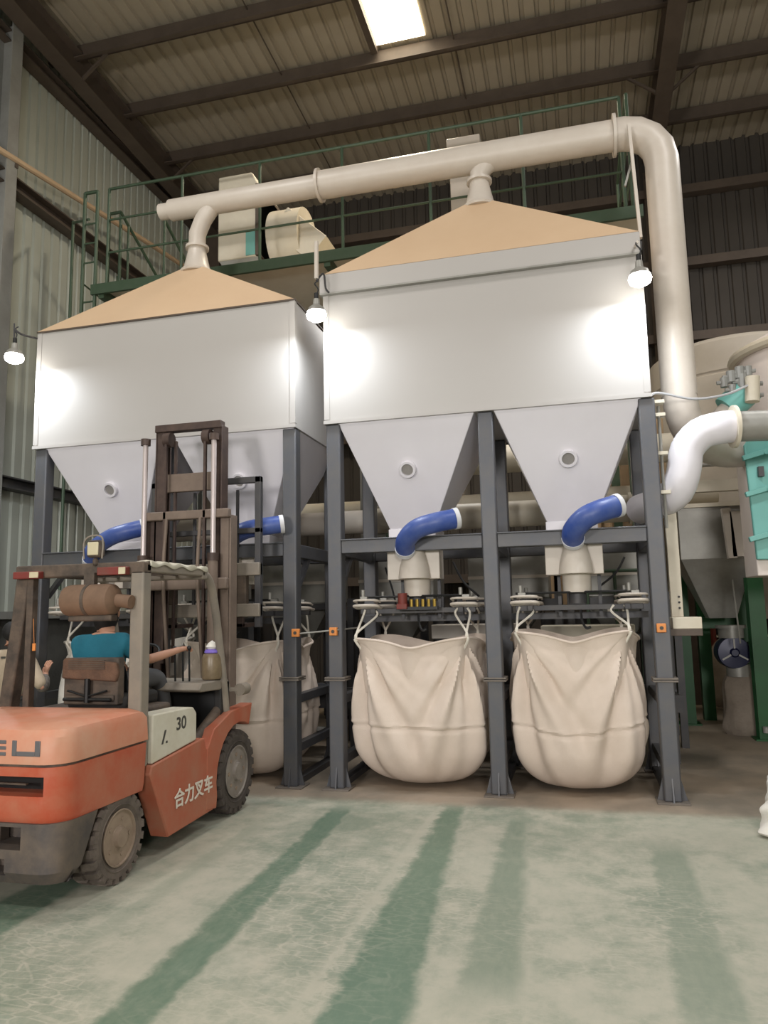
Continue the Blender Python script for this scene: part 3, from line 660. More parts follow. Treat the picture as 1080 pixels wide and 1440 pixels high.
# flange pipe stack, teal actuator valve
av=at(1040,560,'Y',8.2)
t=thing('actuator_valve','teal pneumatic actuator with silver fittings above the S-shaped pipe','valve',av)
part(t,'actuator',MB().cyl(at(1022,576,'Y',8.2),at(1054,546,'Y',8.2),.15,n=24),'teal')
part(t,'pipe_elbow',MB().tube(smooth([at(1012,600,'Y',8.25),at(1016,585,'Y',8.2),at(1030,572,'Y',8.2)],4),.1,16),'white_pipe')
for px,py,s in ((1018,538,.05),(1028,530,.06),(1040,524,.06),(1052,522,.05),(1030,548,.05),(1044,536,.07),(1060,540,.06),(1062,556,.055)):
    p=at(px,py,'Y',8.1); part(t,'fitting',MB().cyl(p-V((0,.0,s)),p+V((0,0,s)),s*.75,n=10).cyl(p-V((s*1.4,0,0)),p+V((s*1.4,0,0)),s*.4,n=8),'steel_light')
part(t,'coupling',MB().cyl(at(1058,530,'Y',8.0),at(1058,565,'Y',8.0),.07,n=12),'cream')
solo('signal_cable','thin pale cable sagging from column top to the teal actuator','cable',MB().tube(smooth([at(912,570,'Y',6.9),at(916,556,'Y',6.9),at(930,553,'Y',7.0),at(975,561,'Y',7.3),at(1020,555,'Y',7.7),at(1056,540,'Y',8.0)],6),.012,6),'cable')
solo('steel_rail','pale horizontal bar behind the S-shaped pipe','beam',MB().box(1.25,2.3,9.6,9.7,2.98,3.12),'cream')
solo('steel_rail','thin grey bar above the pale bar right of frame','beam',MB().cyl((1.2,9.5,3.28),(2.3,9.5,3.3),.025,n=8),'galvanised')

# control tray with carton and perforated post beside right column
t=thing('control_tray','white carton on small shelf bracket at right side of rightmost column','tray',(.95,7.3,1.4))
part(t,'box',MB().box(.78,1.02,7.0,7.35,1.42,1.52),'cream',.006); part(t,'shelf',MB().box(.74,1.02,7.0,7.35,1.36,1.42),'steel_brown',.004)
t=thing('cable_post','pale perforated cable post behind the rightmost column','post',(.85,7.24,1.52))
part(t,'post',MB().box(.80,.90,7.2,7.28,1.52,2.5),'cream',.004)
for k in range(3): part(t,'hole',MB().cyl((.87,7.19,1.6+k*.05),(.87,7.2,1.6+k*.05),.01,n=8),'black')
# cables clamps up right column
t=thing('conduit_run','thin conduit with clamps up the side of the rightmost column','conduit',(.8,6.95,2))
part(t,'tube',MB().cyl((.78,6.95,2.3),(.78,6.95,3.4),.014,n=8),'galvanised')
for z in (2.6,2.95,3.3,3.42): part(t,'clamp',MB().box(.74,.83,6.9,6.98,z,z+.03),'cream')

# sensors
def sensor(px,py,lab):
    p=at(px,py,'Y',6.78); t=thing('photo_sensor','small orange photo sensor box '+lab,'sensor',p)
    part(t,'housing',MB().obox(p,(.075,.04,.075)),'orange_sensor',.005); part(t,'lens',MB().cyl(p+V((0,-.022,0)),p+V((0,-.028,0)),.016,n=12),'decal_dark')
sensor(416,890,'on the right column of the left frame'); sensor(469,888,'on the left column of the right frame'); sensor(930,883,'on the rightmost column by the tray')
solo('sensor_rod','thin steel rod joining two orange sensors between the frames','rod',MB().cyl(at(422,891,'Y',6.78),at(463,887,'Y',6.78),.008,n=8),'galvanised')
solo('sensor_rod','thin steel rod running right from the second orange sensor','rod',MB().cyl(at(474,886,'Y',6.78),at(510,882,'Y',7.2),.008,n=8),'galvanised')

# back machinery seen between frames
def boxthing(name,label,cat,b,m,extra=()):
    t=thing(name,label,cat,((b[0]+b[1])/2,(b[2]+b[3])/2,b[4])); part(t,'casing',MB().box(*b),m,.012)
    for n_,mb,mm in extra: part(t,n_,mb,mm)
    return t
def weigh(c,lab):
    t=thing('weigh_hopper','grey weigh hopper on dark frame '+lab,'hopper',(c,9.9,0))
    part(t,'bin',MB().box(c-.5,c+.5,9.5,10.3,1.75,2.35),'galvanised',.01)
    part(t,'cone',MB().loft([[(c-.12,9.8,1.25),(c+.12,9.8,1.25),(c+.12,10.0,1.25),(c-.12,10,1.25)],[(c-.5,9.5,1.75),(c+.5,9.5,1.75),(c+.5,10.3,1.75),(c-.5,10.3,1.75)]]),'galvanised',sm=False)
    for s in (-1,1):
        for y in (9.45,10.35): part(t,'leg',MB().box(c+s*.6-.04,c+s*.6+.04,y-.04,y+.04,0,1.8),'frame_dark')
    part(t,'cross_bar',MB().box(c-.6,c+.6,9.4,9.45,1.66,1.74),'frame_dark')
    part(t,'stiffener',MB().box(c-.5,c+.5,9.47,9.5,2.0,2.04),'white_pipe')
for i,c in enumerate((-5.2,-3.7,-2.3,-.85,.5)):
    weigh(c,['behind the forklift driver','behind the forklift mast','between the two frames','behind the middle column','behind the rightmost bay'][i])
def conveyor(x0,x1,y,lab):
    t=thing('conveyor','dark belt conveyor '+lab,'conveyor',((x0+x1)/2,y,0))
    part(t,'belt',MB().box(x0,x1,y-.25,y+.25,.62,.68),'black_rubber',.02)
    part(t,'side_rail',MB().box(x0,x1,y-.3,y-.26,.52,.7),'frame_dark'); part(t,'side_rail',MB().box(x0,x1,y+.26,y+.3,.52,.7),'frame_dark')
    n=max(2,int((x1-x0)/.7))
    for k in range(n+1):
        xx=x0+.1+(x1-x0-.2)*k/n
        part(t,'leg',MB().box(xx-.03,xx+.03,y-.28,y-.22,0,.55),'frame_dark'); part(t,'leg',MB().box(xx-.03,xx+.03,y+.22,y+.28,0,.55),'frame_dark')
conveyor(-5.9,-2.5,8.75,'low behind the left frame'); conveyor(-2.3,1.0,8.75,'low behind the bulk bags of the right frame')
def cabinet(x0,x1,y0,y1,z1,lab,m='frame_dark'):
    t=thing('machine_cabinet',lab,'cabinet',((x0+x1)/2,(y0+y1)/2,0))
    part(t,'body',MB().box(x0,x1,y0,y1,.05,z1),m,.01); part(t,'door',MB().box(x0+.06,x1-.06,y0-.015,y0,.15,z1-.08),m,.004); part(t,'plinth',MB().box(x0+.02,x1-.02,y0+.02,y1,0,.05),'black')
cabinet(-2.15,-1.35,11.2,11.8,1.5,'dark machine cabinet low behind the left bulk bag of right frame')
cabinet(-.55,.35,11.2,11.8,1.55,'dark machine cabinet low behind the rightmost bulk bag')
cabinet(-3.9,-2.9,11.2,11.8,1.5,'dark machine cabinet behind the bag beside the mast')
cabinet(-5.9,-5.0,11.2,11.8,1.5,'dark machine cabinet near the left wall')
cabinet(-1.0,-.6,9.0,9.3,1.3,'slim dark cabinet just behind the middle column','frame_dark')
boxthing('white_drum_cover','wide bright white machine cover behind the left bulk bag','cover',(-1.75,-.75,9.0,9.4,1.28,1.45),'white_pipe',[('skirt',MB().box(-1.7,-.8,9.05,9.35,1.05,1.28),'black'),('support',MB().box(-1.3,-1.2,9.1,9.3,0,1.05),'frame_dark')])
boxthing('white_drum_cover','wide pale machine cover behind the rightmost bulk bag','cover',(-.45,.6,9.0,9.4,1.26,1.42),'cream',[('skirt',MB().box(-.4,.55,9.05,9.35,1.05,1.26),'black'),('support',MB().box(0,.1,9.1,9.3,0,1.05),'frame_dark')])
# extra rear ducts and panels behind hoppers
solo('rear_pipe','beige upper rear pipe seen right between hopper and column','pipe',MB().cyl((-2.4,10.6,3.75),(1.9,10.6,3.75),.2,n=24),'cream')
solo('rear_pipe','beige lower rear pipe above the grey duct','pipe',MB().cyl((-5.6,10.9,3.15),(1.9,10.9,3.15),.16,n=24),'cream')
t=thing('louvre_panel','pale louvred machine housing seen left between hopper and column','housing',(-2.6,10.4,0))
part(t,'casing',MB().box(-3.0,-2.05,10.3,10.9,2.4,4.1),'galvanised',.01)
for k in range(7): part(t,'louvre',MB().obox((-2.52,10.27,2.75+k*.18),(.85,.05,.02),(.5,0,0)),'white_pipe')
part(t,'stand',MB().box(-2.9,-2.8,10.5,10.6,0,2.4).box(-2.2,-2.1,10.5,10.6,0,2.4),'frame_dark')
pc=at(793,435,'X',0)
wp=at(645,705,'Y',13.9)
struct('window_2',MB().box(-2.9,-2.1,BY-.06,BY-.03,3.35,4.1),'skylight')
# brown rust panel region behind right hopper
t=thing('rear_tower','brown corrugated tower cladding panel behind the right hopper','panel',(0.3,11.4,0))
part(t,'panel',sheet(lambda u,d,tt:(-.4+u,11.6-d,1.6 if tt==0 else 4.4),1.7,.16,.04),'cardboard',sm=False)
for x in (.62,1.1): part(t,'post',MB().box(x-.06,x+.06,11.4,11.5,0,4.6),'green_rail')
part(t,'post',MB().box(-.35,-.25,11.6,11.7,0,4.4),'frame_dark')
# small green railing behind the rightmost bay
railing((.1,9.35,1.3),(.75,9.35,1.3),2,'small green pipe railing behind the rightmost filling head',(.25,.5,.75))
railing((.78,9.35,1.3),(.78,10.4,1.3),4,'small green pipe railing running back beside rightmost column',(.25,.5,.75))
t=thing('service_platform','low dark service platform carrying the small green railings','platform',(.4,9.9,0))
part(t,'deck',MB().box(.0,.85,9.3,10.5,1.24,1.3),'frame_dark')
for x,y in ((.05,9.36),(.8,9.36),(.05,10.4),(.8,10.4)): part(t,'leg',MB().box(x-.03,x+.03,y-.03,y+.03,0,1.24),'frame_dark')
# hoses and cables behind
for i,(pp,lb) in enumerate(([[(-1.2,7.4,2.1),(-1.1,7.4,1.9),(-.95,7.4,1.75)],'black cable drooping right of the left filling head'],[[(-2.05,8.0,2.1),(-1.95,7.9,1.85),(-1.9,7.9,1.6)],'black cable hanging beside the left column of right frame'],[[(-2.78,7.0,2.1),(-2.8,7.0,1.9),(-2.76,7.0,1.65)],'thin black cable hanging beside the left frame column'],[[(.45,7.6,2.1),(.36,7.6,1.95),(.2,7.6,1.82)],'black cable drooping right of the rightmost filling head'])):
    solo('hanging_cable',lb,'cable',MB().tube(smooth(pp,6),.012,6),'cable_dark')
# white sack at the right picture edge
e1=at(1061,1160,'Y',6.0).x; e2=at(1067,1120,'Y',6.75).x
sack((e1+.42,6.0,0),.6,.26,'white filled sack lying low at the right picture edge','bag_white',seed=21)
sack((e2+.40,6.75,0),.58,.3,'white filled sack behind the nearest one at the right picture edge','bag_white',seed=22)

#@@FORK@@
# ================================================================== FORKLIFT
FX=-2.8; FLX=-3.96; FC=(FX+FLX)/2
fk=thing('forklift','orange forklift with dusty overhead guard and tall brown mast, seen from behind','forklift',(FC,4.6,0))
def boolean(o,cutters):
    for i,mb in enumerate(cutters):
        c=bpy.data.objects.new('cut',mesh('cut',mb,ORG[o.name],False)); COL.objects.link(c); c.parent=o.parent
        m=o.modifiers.new('c%d'%i,'BOOLEAN'); m.object=c; m.operation='DIFFERENCE'; m.solver='EXACT'
    bpy.context.view_layer.update(); dg=bpy.context.evaluated_depsgraph_get(); me=bpy.data.meshes.new_from_object(o.evaluated_get(dg))
    for m in list(o.modifiers):
        if m.type=='BOOLEAN':
            c=m.object; o.modifiers.remove(m); bpy.data.objects.remove(c)
        else: o.modifiers.remove(m)
    o.data=me; o.data.name=o.name
def rrect(x0,x1,y0,y1,r,z,n=6,rf=None):
    rf=r if rf is None else rf; out=[]
    for cx,cy,a0,q in ((x1-r,y0+r,-90,r),(x1-rf,y1-rf,0,rf),(x0+rf,y1-rf,90,rf),(x0+r,y0+r,180,r)):
        for k in range(n+1):
            a=R(a0+90*k/n); out.append((cx+q*math.cos(a),cy+q*math.sin(a),z))
    return out
CR=3.66; CFt=4.5   # counterweight rear and front
cwt=part(fk,'counterweight',MB().loft([rrect(FLX+.01,FX-.01,CR+.02,CFt,.15,.50,rf=.02),rrect(FLX,FX,CR,CFt,.15,.55,rf=.02),rrect(FLX,FX,CR,CFt+.02,.15,.80,rf=.02)]),'orange_paint')
boolean(cwt,[MB().box(FLX+.12,FX-.11,CR-.1,CR+.2,.645,.75)])
part(cwt,'grille_void',MB().box(FLX+.11,FX-.10,CR+.17,CR+.2,.63,.77).box(FLX+.5,FLX+.52,CR+.04,CR+.2,.64,.75),'black')
part(cwt,'grille_bar',MB().box(FLX+.2,FX-.27,CR+.06,CR+.08,.69,.70),'dusty_dark')
mat('hood_paint',(200,126,96),.5,0,(200,154,128),2.5,.9,.05,30)
hood=part(fk,'engine_hood',MB().loft([rrect(FLX+.0,FX-.0,CR+.0,CFt+.04,.15,.815,rf=.02),rrect(FLX,FX,CR,CFt+.02,.15,.96,rf=.02),rrect(FLX+.015,FX-.02,CR+.02,CFt-.0,.15,1.0,rf=.03),rrect(FLX+.06,FX-.07,CR+.1,CFt-.06,.14,1.025,rf=.04)]),'hood_paint')
part(fk,'seam',MB().loft([rrect(FLX+.012,FX-.012,CR+.012,CFt,.14,.798,rf=.02),rrect(FLX+.012,FX-.012,CR+.012,CFt,.14,.817,rf=.02)]),'dusty_dark')
bump=part(fk,'rear_bumper',MB().loft([rrect(FLX+.03,FX-.03,CR+.05,3.80,.13,.17,rf=.02),rrect(FLX+.0,FX-.0,CR,3.88,.14,.24,rf=.02),rrect(FLX,FX,CR,4.02,.15,.5,rf=.02)]),'bumper_grey')
boolean(bump,[MB().box(FLX+.2,FX-.24,CR-.1,CR+.22,.36,.48),MB().box(FLX+.3,FX-.34,CR-.1,CR+.16,.22,.31)])
part(bump,'tow_pin',MB().cyl((FC,CR+.1,.2),(FC,CR+.1,.5),.03,n=12),'dusty_dark')
part(bump,'tow_block',MB().box(FC-.1,FC+.1,CR+.12,CR+.2,.35,.46).box(FX-.62,FX-.5,CR+.04,CR+.15,.2,.26),'dusty_dark',.006)
part(fk,'wheel_well',MB().box(FLX+.22,FX-.22,3.9,6.05,.22,.5),'dusty_dark')
# raised rear lettering and side lettering
def text(parent,name,s,loc,size,m,face,depth=.004,sx=1):
    cu=bpy.data.curves.new('t','FONT'); cu.body=s; cu.size=size; cu.extrude=depth; cu.offset=size*.018; cu.align_x='LEFT'
    o=bpy.data.objects.new('t',cu); COL.objects.link(o); bpy.context.view_layer.update()
    me=bpy.data.meshes.new_from_object(o.evaluated_get(bpy.context.evaluated_depsgraph_get())); bpy.data.objects.remove(o)
    # face 'R': on +X side reading towards +Y ; 'B': on rear reading towards +X
    rot=Euler((R(90),0,R(90))).to_matrix() if face=='R' else Euler((R(90),0,0)).to_matrix()
    for v in me.vertices:
        p=V((v.co.x*sx,v.co.y,v.co.z)); v.co=V(loc)-ORG[parent.name]+rot@p
    return link(name,me,m,parent)
# logo letters H E L I built as outlined blocks
lx=FX-.70; z0,z1=.86,.945; yy=CR-.004
def blk(mb,a,b,c,d): return mb.box(a,b,yy,yy+.01,c,d)
mb=MB(); w=.034
blk(mb,lx,lx+w,z0,z1);blk(mb,lx+.11,lx+.11+w,z0,z1);blk(mb,lx+w,lx+.11,.89,.915)
e=lx+.19; blk(mb,e,e+.15,z0,z0+.02);blk(mb,e,e+.15,.893,.912);blk(mb,e,e+.15,z1-.02,z1)
l=e+.19; blk(mb,l,l+.03,z0,z1);blk(mb,l+.03,l+.15,z0,z0+.026);blk(mb,l+.15,l+.15+w,z0,z1)
part(hood,'rear_lettering',mb,'decal_grey',.003)
# side: cream hood side, step panel, fender
cv=part(fk,'side_cover',MB().prism([(4.6,.64),(5.2,.70),(5.2,.90),(5.15,.945),(5.08,.955),(4.6,.965)],'X',FX-.16,FX-.012),'cream_cover',.012)
part(fk,'side_cover',MB().prism([(4.6,.64),(5.2,.70),(5.2,.90),(5.15,.945),(5.08,.955),(4.6,.965)],'X',FLX+.012,FLX+.16),'cream_cover',.012)
text(cv,'number_decal','30',(FX-.012,4.90,.815),.125,'decal_dark','R',.002,1.15)
part(cv,'small_decal',MB().prism([(4.71,.75),(4.73,.75),(4.77,.84),(4.75,.84)],'X',FX-.012,FX-.009).prism([(4.765,.75),(4.79,.75),(4.785,.765),(4.77,.765)],'X',FX-.012,FX-.009),'decal_dark')
for X0_,X1_ in ((FX-.14,FX),(FLX,FLX+.14)):
    sp=part(fk,'step_panel',MB().prism([(4.56,.58),(4.58,.635),(5.2,.695),(5.3,.70),(5.33,.62),(5.46,.60),(5.46,.14),(4.8,.12)],'X',X0_,X1_),'orange_dusty',.01)
    f=[(5.34,.16),(5.34,.60),(5.45,.74),(5.75,.84),(6.15,.86)]
    arc=[(5.9+.40*math.cos(R(k)),.33+.40*math.sin(R(k))) for k in (62,75,90,105,120,135,150,165,180,195)]
    part(fk,'front_fender',MB().prism(f+arc+[(5.5,.14)],'X',X0_+.03,X1_+.004),'orange_dusty',.008)
    if X1_>-3: spR=sp
text(spR,'side_lettering','合力叉车',(FX+.007,4.86,.30),.135,'decal_white','R',.002,1.05)
part(fk,'step_plate',MB().box(FX-.3,FX-.02,5.2,5.5,.40,.43),'dusty_grey',.004)
part(fk,'floor_pan',MB().box(FLX+.1,FX-.1,4.5,5.9,.5,.64),'dusty_dark')
part(fk,'engine_block',MB().box(FLX+.16,FX-.17,4.5,5.1,.64,.99),'dusty_dark',.02)
# wheels
def wheel(c,r,w,out,m,front=False):
    c=V(c); t=part(fk,'tyre',MB().lathe([(r*.60,-w/2+.01),(r*.72,-w/2-.004),(r*.85,-w/2-.006),(r*.91,-w/2+.01),(r*.93,0),(r*.91,w/2-.01),(r*.85,w/2+.006),(r*.72,w/2+.004),(r*.60,w/2-.01),(r*.58,0),(r*.60,-w/2+.01)],c,(1,0,0),48,False),m)
    lug=MB(); n=22
    for k in range(n):
        for s in (-1,1):
            a=2*PI*(k+(.25 if s>0 else -.25))/n
            ca,sa=math.cos(a),math.sin(a); ring_=[]
            for (rad,x) in ((r*.80,s*(w/2+.004)),(r*.97,s*(w/2+.006)),(r*1.0,s*w*.42),(r*1.0,s*w*.06),(r*.94,s*w*.06),(r*.8,s*w*.3)):
                q=[]
                for da in (-.085,.085):
                    aa=a+da+(0.05*(1-abs(x)/(w/2)))*s; q.append(c+V((x,rad*math.cos(aa),rad*math.sin(aa))))
                ring_.append(q)
            lug.loft([[p[0] for p in ring_],[p[1] for p in ring_]])
    part(t,'tread_lugs',lug,m,sm=False)
    part(t,'sidewall_ring',MB().lathe([(r*.7,0),(r*.72,.008),(r*.74,0)],c+V((out*(w/2+.002),0,0)),(out,0,0),40,False),m)
    rim=part(t,'rim',MB().lathe([(r*.60,.0),(r*.62,.012),(r*.59,.014),(r*.56,-.03),(r*.5,-.065),(r*.34,-.055),(r*.3,-.01),(r*.26,.0),(r*.22,.004),(r*.2,.03),(.001,.034)],c+V((out*(w/2-.006),0,0)),(out,0,0),40),'rim_grey' if front else 'rim')
    part(rim,'wheel_back',MB().cyl(c-V((out*(w/2-.02),0,0)),c+V((out*(w/2-.1),0,0)),r*.6),'dusty_dark')
    nb=MB()
    for k in range(8 if front else 5):
        a=2*PI*k/(8 if front else 5); p=c+V((out*(w/2-.03),r*.40*math.cos(a),r*.40*math.sin(a))); nb.cyl(p,p+V((out*.03,0,0)),.016 if front else .012,n=6)
    part(rim,'wheel_nuts',nb,'rim')
wheel((FX-.115,4.26,.272),.272,.19,1,'tyre'); wheel((FLX+.115,4.26,.272),.272,.19,-1,'tyre')
wheel((FX-.13,5.9,.335),.335,.22,1,'tyre_front',True); wheel((FLX+.13,5.9,.335),.335,.22,-1,'tyre_front',True)
part(fk,'rear_axle',MB().box(FLX+.25,FX-.25,4.2,4.32,.2,.34),'dusty_dark'); part(fk,'front_axle',MB().cyl((FLX+.2,5.9,.33),(FX-.2,5.9,.33),.08),'dusty_dark')
# overhead guard
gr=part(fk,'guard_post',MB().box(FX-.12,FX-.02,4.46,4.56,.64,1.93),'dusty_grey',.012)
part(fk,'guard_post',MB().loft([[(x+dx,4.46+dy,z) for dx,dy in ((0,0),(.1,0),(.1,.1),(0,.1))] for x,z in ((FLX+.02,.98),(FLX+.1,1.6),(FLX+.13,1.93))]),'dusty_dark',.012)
part(fk,'guard_inner_post',MB().box(FLX+.22,FLX+.27,4.46,4.52,1.0,1.93),'dusty_dark',.006)
gcx0,gcx1=FLX+.12,FX-.02
part(fk,'guard_rear_bar',MB().box(gcx0,gcx1,4.46,4.56,1.90,1.99),'dusty_dark',.012)
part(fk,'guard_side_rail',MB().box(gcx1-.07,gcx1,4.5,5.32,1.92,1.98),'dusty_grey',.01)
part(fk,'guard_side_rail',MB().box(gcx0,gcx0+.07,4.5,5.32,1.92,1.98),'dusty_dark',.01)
part(fk,'guard_front_bar',MB().box(gcx0,gcx1,5.28,5.36,1.90,1.96),'dusty_grey',.01)
for k in range(6): part(fk,'guard_slat',MB().box(gcx0+.13+k*.13,gcx0+.155+k*.13,4.55,5.3,1.93,1.97),'dusty_dark')
for X in (gcx1-.035,gcx0+.035):
    part(fk,'guard_front_leg',MB().tube(smooth([(X,5.30,1.94),(X,5.42,1.92),(X,5.52,1.78),(X+.0,5.62,1.45),(X,5.72,1.05),(X,5.78,.75)],5),.032,12),'dusty_grey')
part(fk,'tail_lamp',MB().box(gcx0+.03,gcx0+.24,4.40,4.455,1.895,1.945),'red_paint',.006); part(fk,'tail_lamp',MB().box(gcx1-.32,gcx1-.1,4.40,4.455,1.90,1.955),'red_paint',.006)
part(fk,'lamp_lens',MB().box(gcx0+.17,gcx0+.24,4.395,4.40,1.90,1.94),'light_rear'); part(fk,'lamp_lens',MB().box(gcx1-.15,gcx1-.1,4.395,4.40,1.905,1.95),'light_rear')
lamp_c=at(135,772,'Y',4.46)
wl=part(fk,'work_light',MB().obox(lamp_c,(.115,.06,.12)).cyl(lamp_c+V((0,0,-.06)),lamp_c+V((0,.0,-.12)),.02,n=10),'dusty_dark',.02)
part(wl,'lens',MB().obox(lamp_c+V((0,-.034,0)),(.085,.012,.09)),'light_rear',.01); part(wl,'lamp_guard',MB().tube(smooth([lamp_c+V((-.07,-.03,-.07)),lamp_c+V((-.075,-.03,.04)),lamp_c+V((-.03,-.03,.085)),lamp_c+V((.05,-.03,.085)),lamp_c+V((.075,-.03,.04)),lamp_c+V((.07,-.03,-.07))],4),.006,6),'dusty_grey')
tk=[at(98,845,'Y',4.42),at(158,843,'Y',4.42)]
ac=part(fk,'air_cleaner',MB().lathe([(.001,-.045),(.06,-.04),(.1,-.01),(.107,.02),(.107,(tk[1]-tk[0]).length-.02),(.1,(tk[1]-tk[0]).length+.01),(.06,(tk[1]-tk[0]).length+.04),(.001,(tk[1]-tk[0]).length+.045)],tk[0],tk[1]-tk[0],28),'tank_brown')
part(ac,'strap',MB().cyl(tk[0].lerp(tk[1],.5)-V((.012,0,0)),tk[0].lerp(tk[1],.5)+V((.012,0,0)),.11,n=28),'dusty_dark')
part(ac,'bracket',MB().box(tk[0].x+.12,tk[0].x+.2,4.40,4.44,tk[0].z+.05,1.92),'dusty_dark'); part(ac,'intake_pipe',MB().cyl(tk[1]-V((.02,0,0)),(gcx1-.06,4.42,tk[1].z-.02),.045,n=16),'tank_brown')
part(ac,'lower_clamp',MB().box(tk[0].x+.02,tk[1].x+.02,4.38,4.46,tk[0].z-.14,tk[0].z-.1),'dusty_dark',.01)
# mast
MY=6.2; ML,MR=-3.78,-3.12
def channel(x,z0,z1,s,w=.10,d=.13):  # s = opening side
    return MB().box(x-w/2,x+w/2,MY-d/2,MY-d/2+.02,z0,z1).box(x-w/2,x+w/2,MY+d/2-.02,MY+d/2,z0,z1).box(x-s*w/2-.012,x-s*w/2+.012,MY-d/2,MY+d/2,z0,z1)
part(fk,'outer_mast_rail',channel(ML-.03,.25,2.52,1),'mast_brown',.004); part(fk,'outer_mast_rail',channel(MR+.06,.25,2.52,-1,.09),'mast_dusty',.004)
part(fk,'inner_mast_rail',channel(ML+.05,.7,3.36,1,.08),'mast_brown',.004); part(fk,'inner_mast_rail',channel(MR-.03,.7,3.36,-1,.08),'mast_brown',.004)
part(fk,'mast_top_bar',MB().box(ML-.0,MR+.02,MY-.09,MY+.0,3.33,3.40),'mast_brown',.006)
part(fk,'outer_cross_bar',MB().box(ML-.1,MR+.12,MY-.13,MY-.06,2.49,2.57),'mast_dusty',.01)
part(fk,'inner_cross_bar',MB().box(ML+.05,MR-.05,MY-.05,MY-.0,2.76,2.93),'mast_dusty',.006)
part(fk,'lower_cross_bar',MB().box(ML-.05,MR+.1,MY-.12,MY-.05,1.85,1.95),'mast_dusty',.01); part(fk,'lower_cross_bar',MB().box(ML-.05,MR+.1,MY-.1,MY-.05,.9,1.05),'dusty_dark',.01)
for X in (ML-.06,MR-.02):
    c=part(fk,'lift_cylinder',MB().cyl((X,MY-.14,.4),(X,MY-.14,2.12),.045,n=16),'mast_dusty'); part(c,'rod',MB().cyl((X,MY-.14,2.1),(X,MY-.14,3.22),.024,n=14),'chrome_rod'); part(c,'gland',MB().cyl((X,MY-.14,2.1),(X,MY-.14,2.17),.052,n=14),'mast_brown'); part(c,'rod_head',MB().cyl((X,MY-.14,3.2),(X,MY-.14,3.26),.045,n=14),'mast_brown')
for X in (ML+.14,MR-.12):
    part(fk,'chain',MB().box(X-.012,X+.012,MY-.13,MY-.1,1.2,3.25),'mast_brown'); part(fk,'chain',MB().box(X+.035,X+.055,MY-.03,MY-.0,1.2,3.25),'mast_brown')
    part(fk,'chain_sheave',MB().cyl((X-.03,MY-.08,3.25),(X+.04,MY-.08,3.25),.07,n=18),'mast_brown')
for X in (MR-.12,ML+.2): part(fk,'mast_hose',MB().tube(smooth([(X-.04,MY-.12,2.5),(X-.04,MY-.16,2.0),(X-.02,MY-.14,1.5),(X,MY-.1,1.0)],5),.016,8),'mast_dusty')
# carriage and load backrest
cy=6.46; cl,cr=-4.02,-2.86
lb=part(fk,'load_backrest',MB().box(cl,cl+.06,cy,cy+.06,1.5,2.92).box(cr-.06,cr,cy,cy+.06,1.5,2.92).box(cl,cr,cy,cy+.05,2.86,2.92).box(cl,cr,cy,cy+.05,2.38,2.43),'frame_dark',.006)
for k in range(4): 
    X=cl+.24+k*.225; part(lb,'bar',MB().box(X-.012,X+.012,cy+.01,cy+.035,1.6,2.8),'frame_dark')
part(fk,'carriage_plate',MB().box(cl,cr,cy-.03,cy+.05,1.98,2.10).box(cl,cr,cy-.03,cy+.05,1.60,1.72),'dusty_grey',.008)
for a in (cr-.28,cl+.14): part(fk,'carriage_side',MB().box(a,a+.14,cy-.02,cy+.06,1.6,2.1),'dusty_dark',.008)
for X in (cl+.2,cr-.25): part(fk,'fork',MB().box(X-.05,X+.05,cy+.06,cy+.10,1.5,2.1).box(X-.05,X+.05,cy+.06,cy+.42,1.5,1.54),'mast_brown',.006)
# dash, steering, levers, seat
part(fk,'dash_panel',MB().prism([(5.32,1.05),(5.36,1.10),(5.80,1.10),(5.86,1.04),(5.86,1.01),(5.36,1.03)],'X',FLX+.14,FX-.06),'dusty_grey',.01)
part(fk,'dash_frame',MB().box(FX-.12,FX-.06,5.68,5.84,.66,1.08),'black_rubber',.01)
part(fk,'firewall',MB().box(FLX+.14,FX-.1,5.70,5.76,.55,1.06),'black')
part(fk,'headlamp',MB().cyl((FX+.02,5.86,1.0),(FX+.02,5.98,1.0),.05,n=16).beam((FX-.1,5.85,1.0),(FX+.02,5.88,1.0),.03,.03),'dusty_grey')
part(fk,'tilt_cylinder',MB().cyl((FX-.12,5.35,.66),(FX-.1,5.72,.86),.04,n=12),'dusty_dark')
for k,(px,py) in enumerate(((246,912),(257,912),(266,911))):
    p=at(px,py,'Y',5.45); b=V((p.x-.02,5.5,1.05)); q=part(fk,'lever',MB().cyl(b,p,.008,n=8),'black'); part(q,'knob',MB().sphere(p,.018),'black')
sw=V((-3.42,5.36,1.30)); ax=V((0,-.55,.83)).normalized(); a_,b_=frame(ax)
s_=part(fk,'steering_wheel',MB().tube([sw+(a_*math.cos(R(k))+b_*math.sin(R(k)))*.17 for k in range(0,361,12)],.012,8,False),'black')
part(s_,'spoke',MB().beam(sw-a_*.17,sw+a_*.17,.02,.012).beam(sw,sw-b_*.17,.02,.012),'black'); part(s_,'column',MB().cyl(sw,sw-ax*.4,.028,n=10),'black')
sx0,sx1=at(90,950,'Y',4.62).x,at(166,950,'Y',4.62).x
sb=part(fk,'seat_backrest',MB().box(sx0+.0,sx1-.0,4.62,4.70,1.02,1.34).box(sx0+.02,sx1-.02,4.60,4.62,1.05,1.09),'dusty_dark',.03)
part(sb,'rear_cloth',MB().prism([(sx0+.005,1.20),(sx1+.0,1.18),(sx1+.02,1.24),(sx1-.0,1.31),(sx0+.03,1.345),(sx0+.01,1.33)],'Y',4.585,4.625),'seat_fabric',.012)
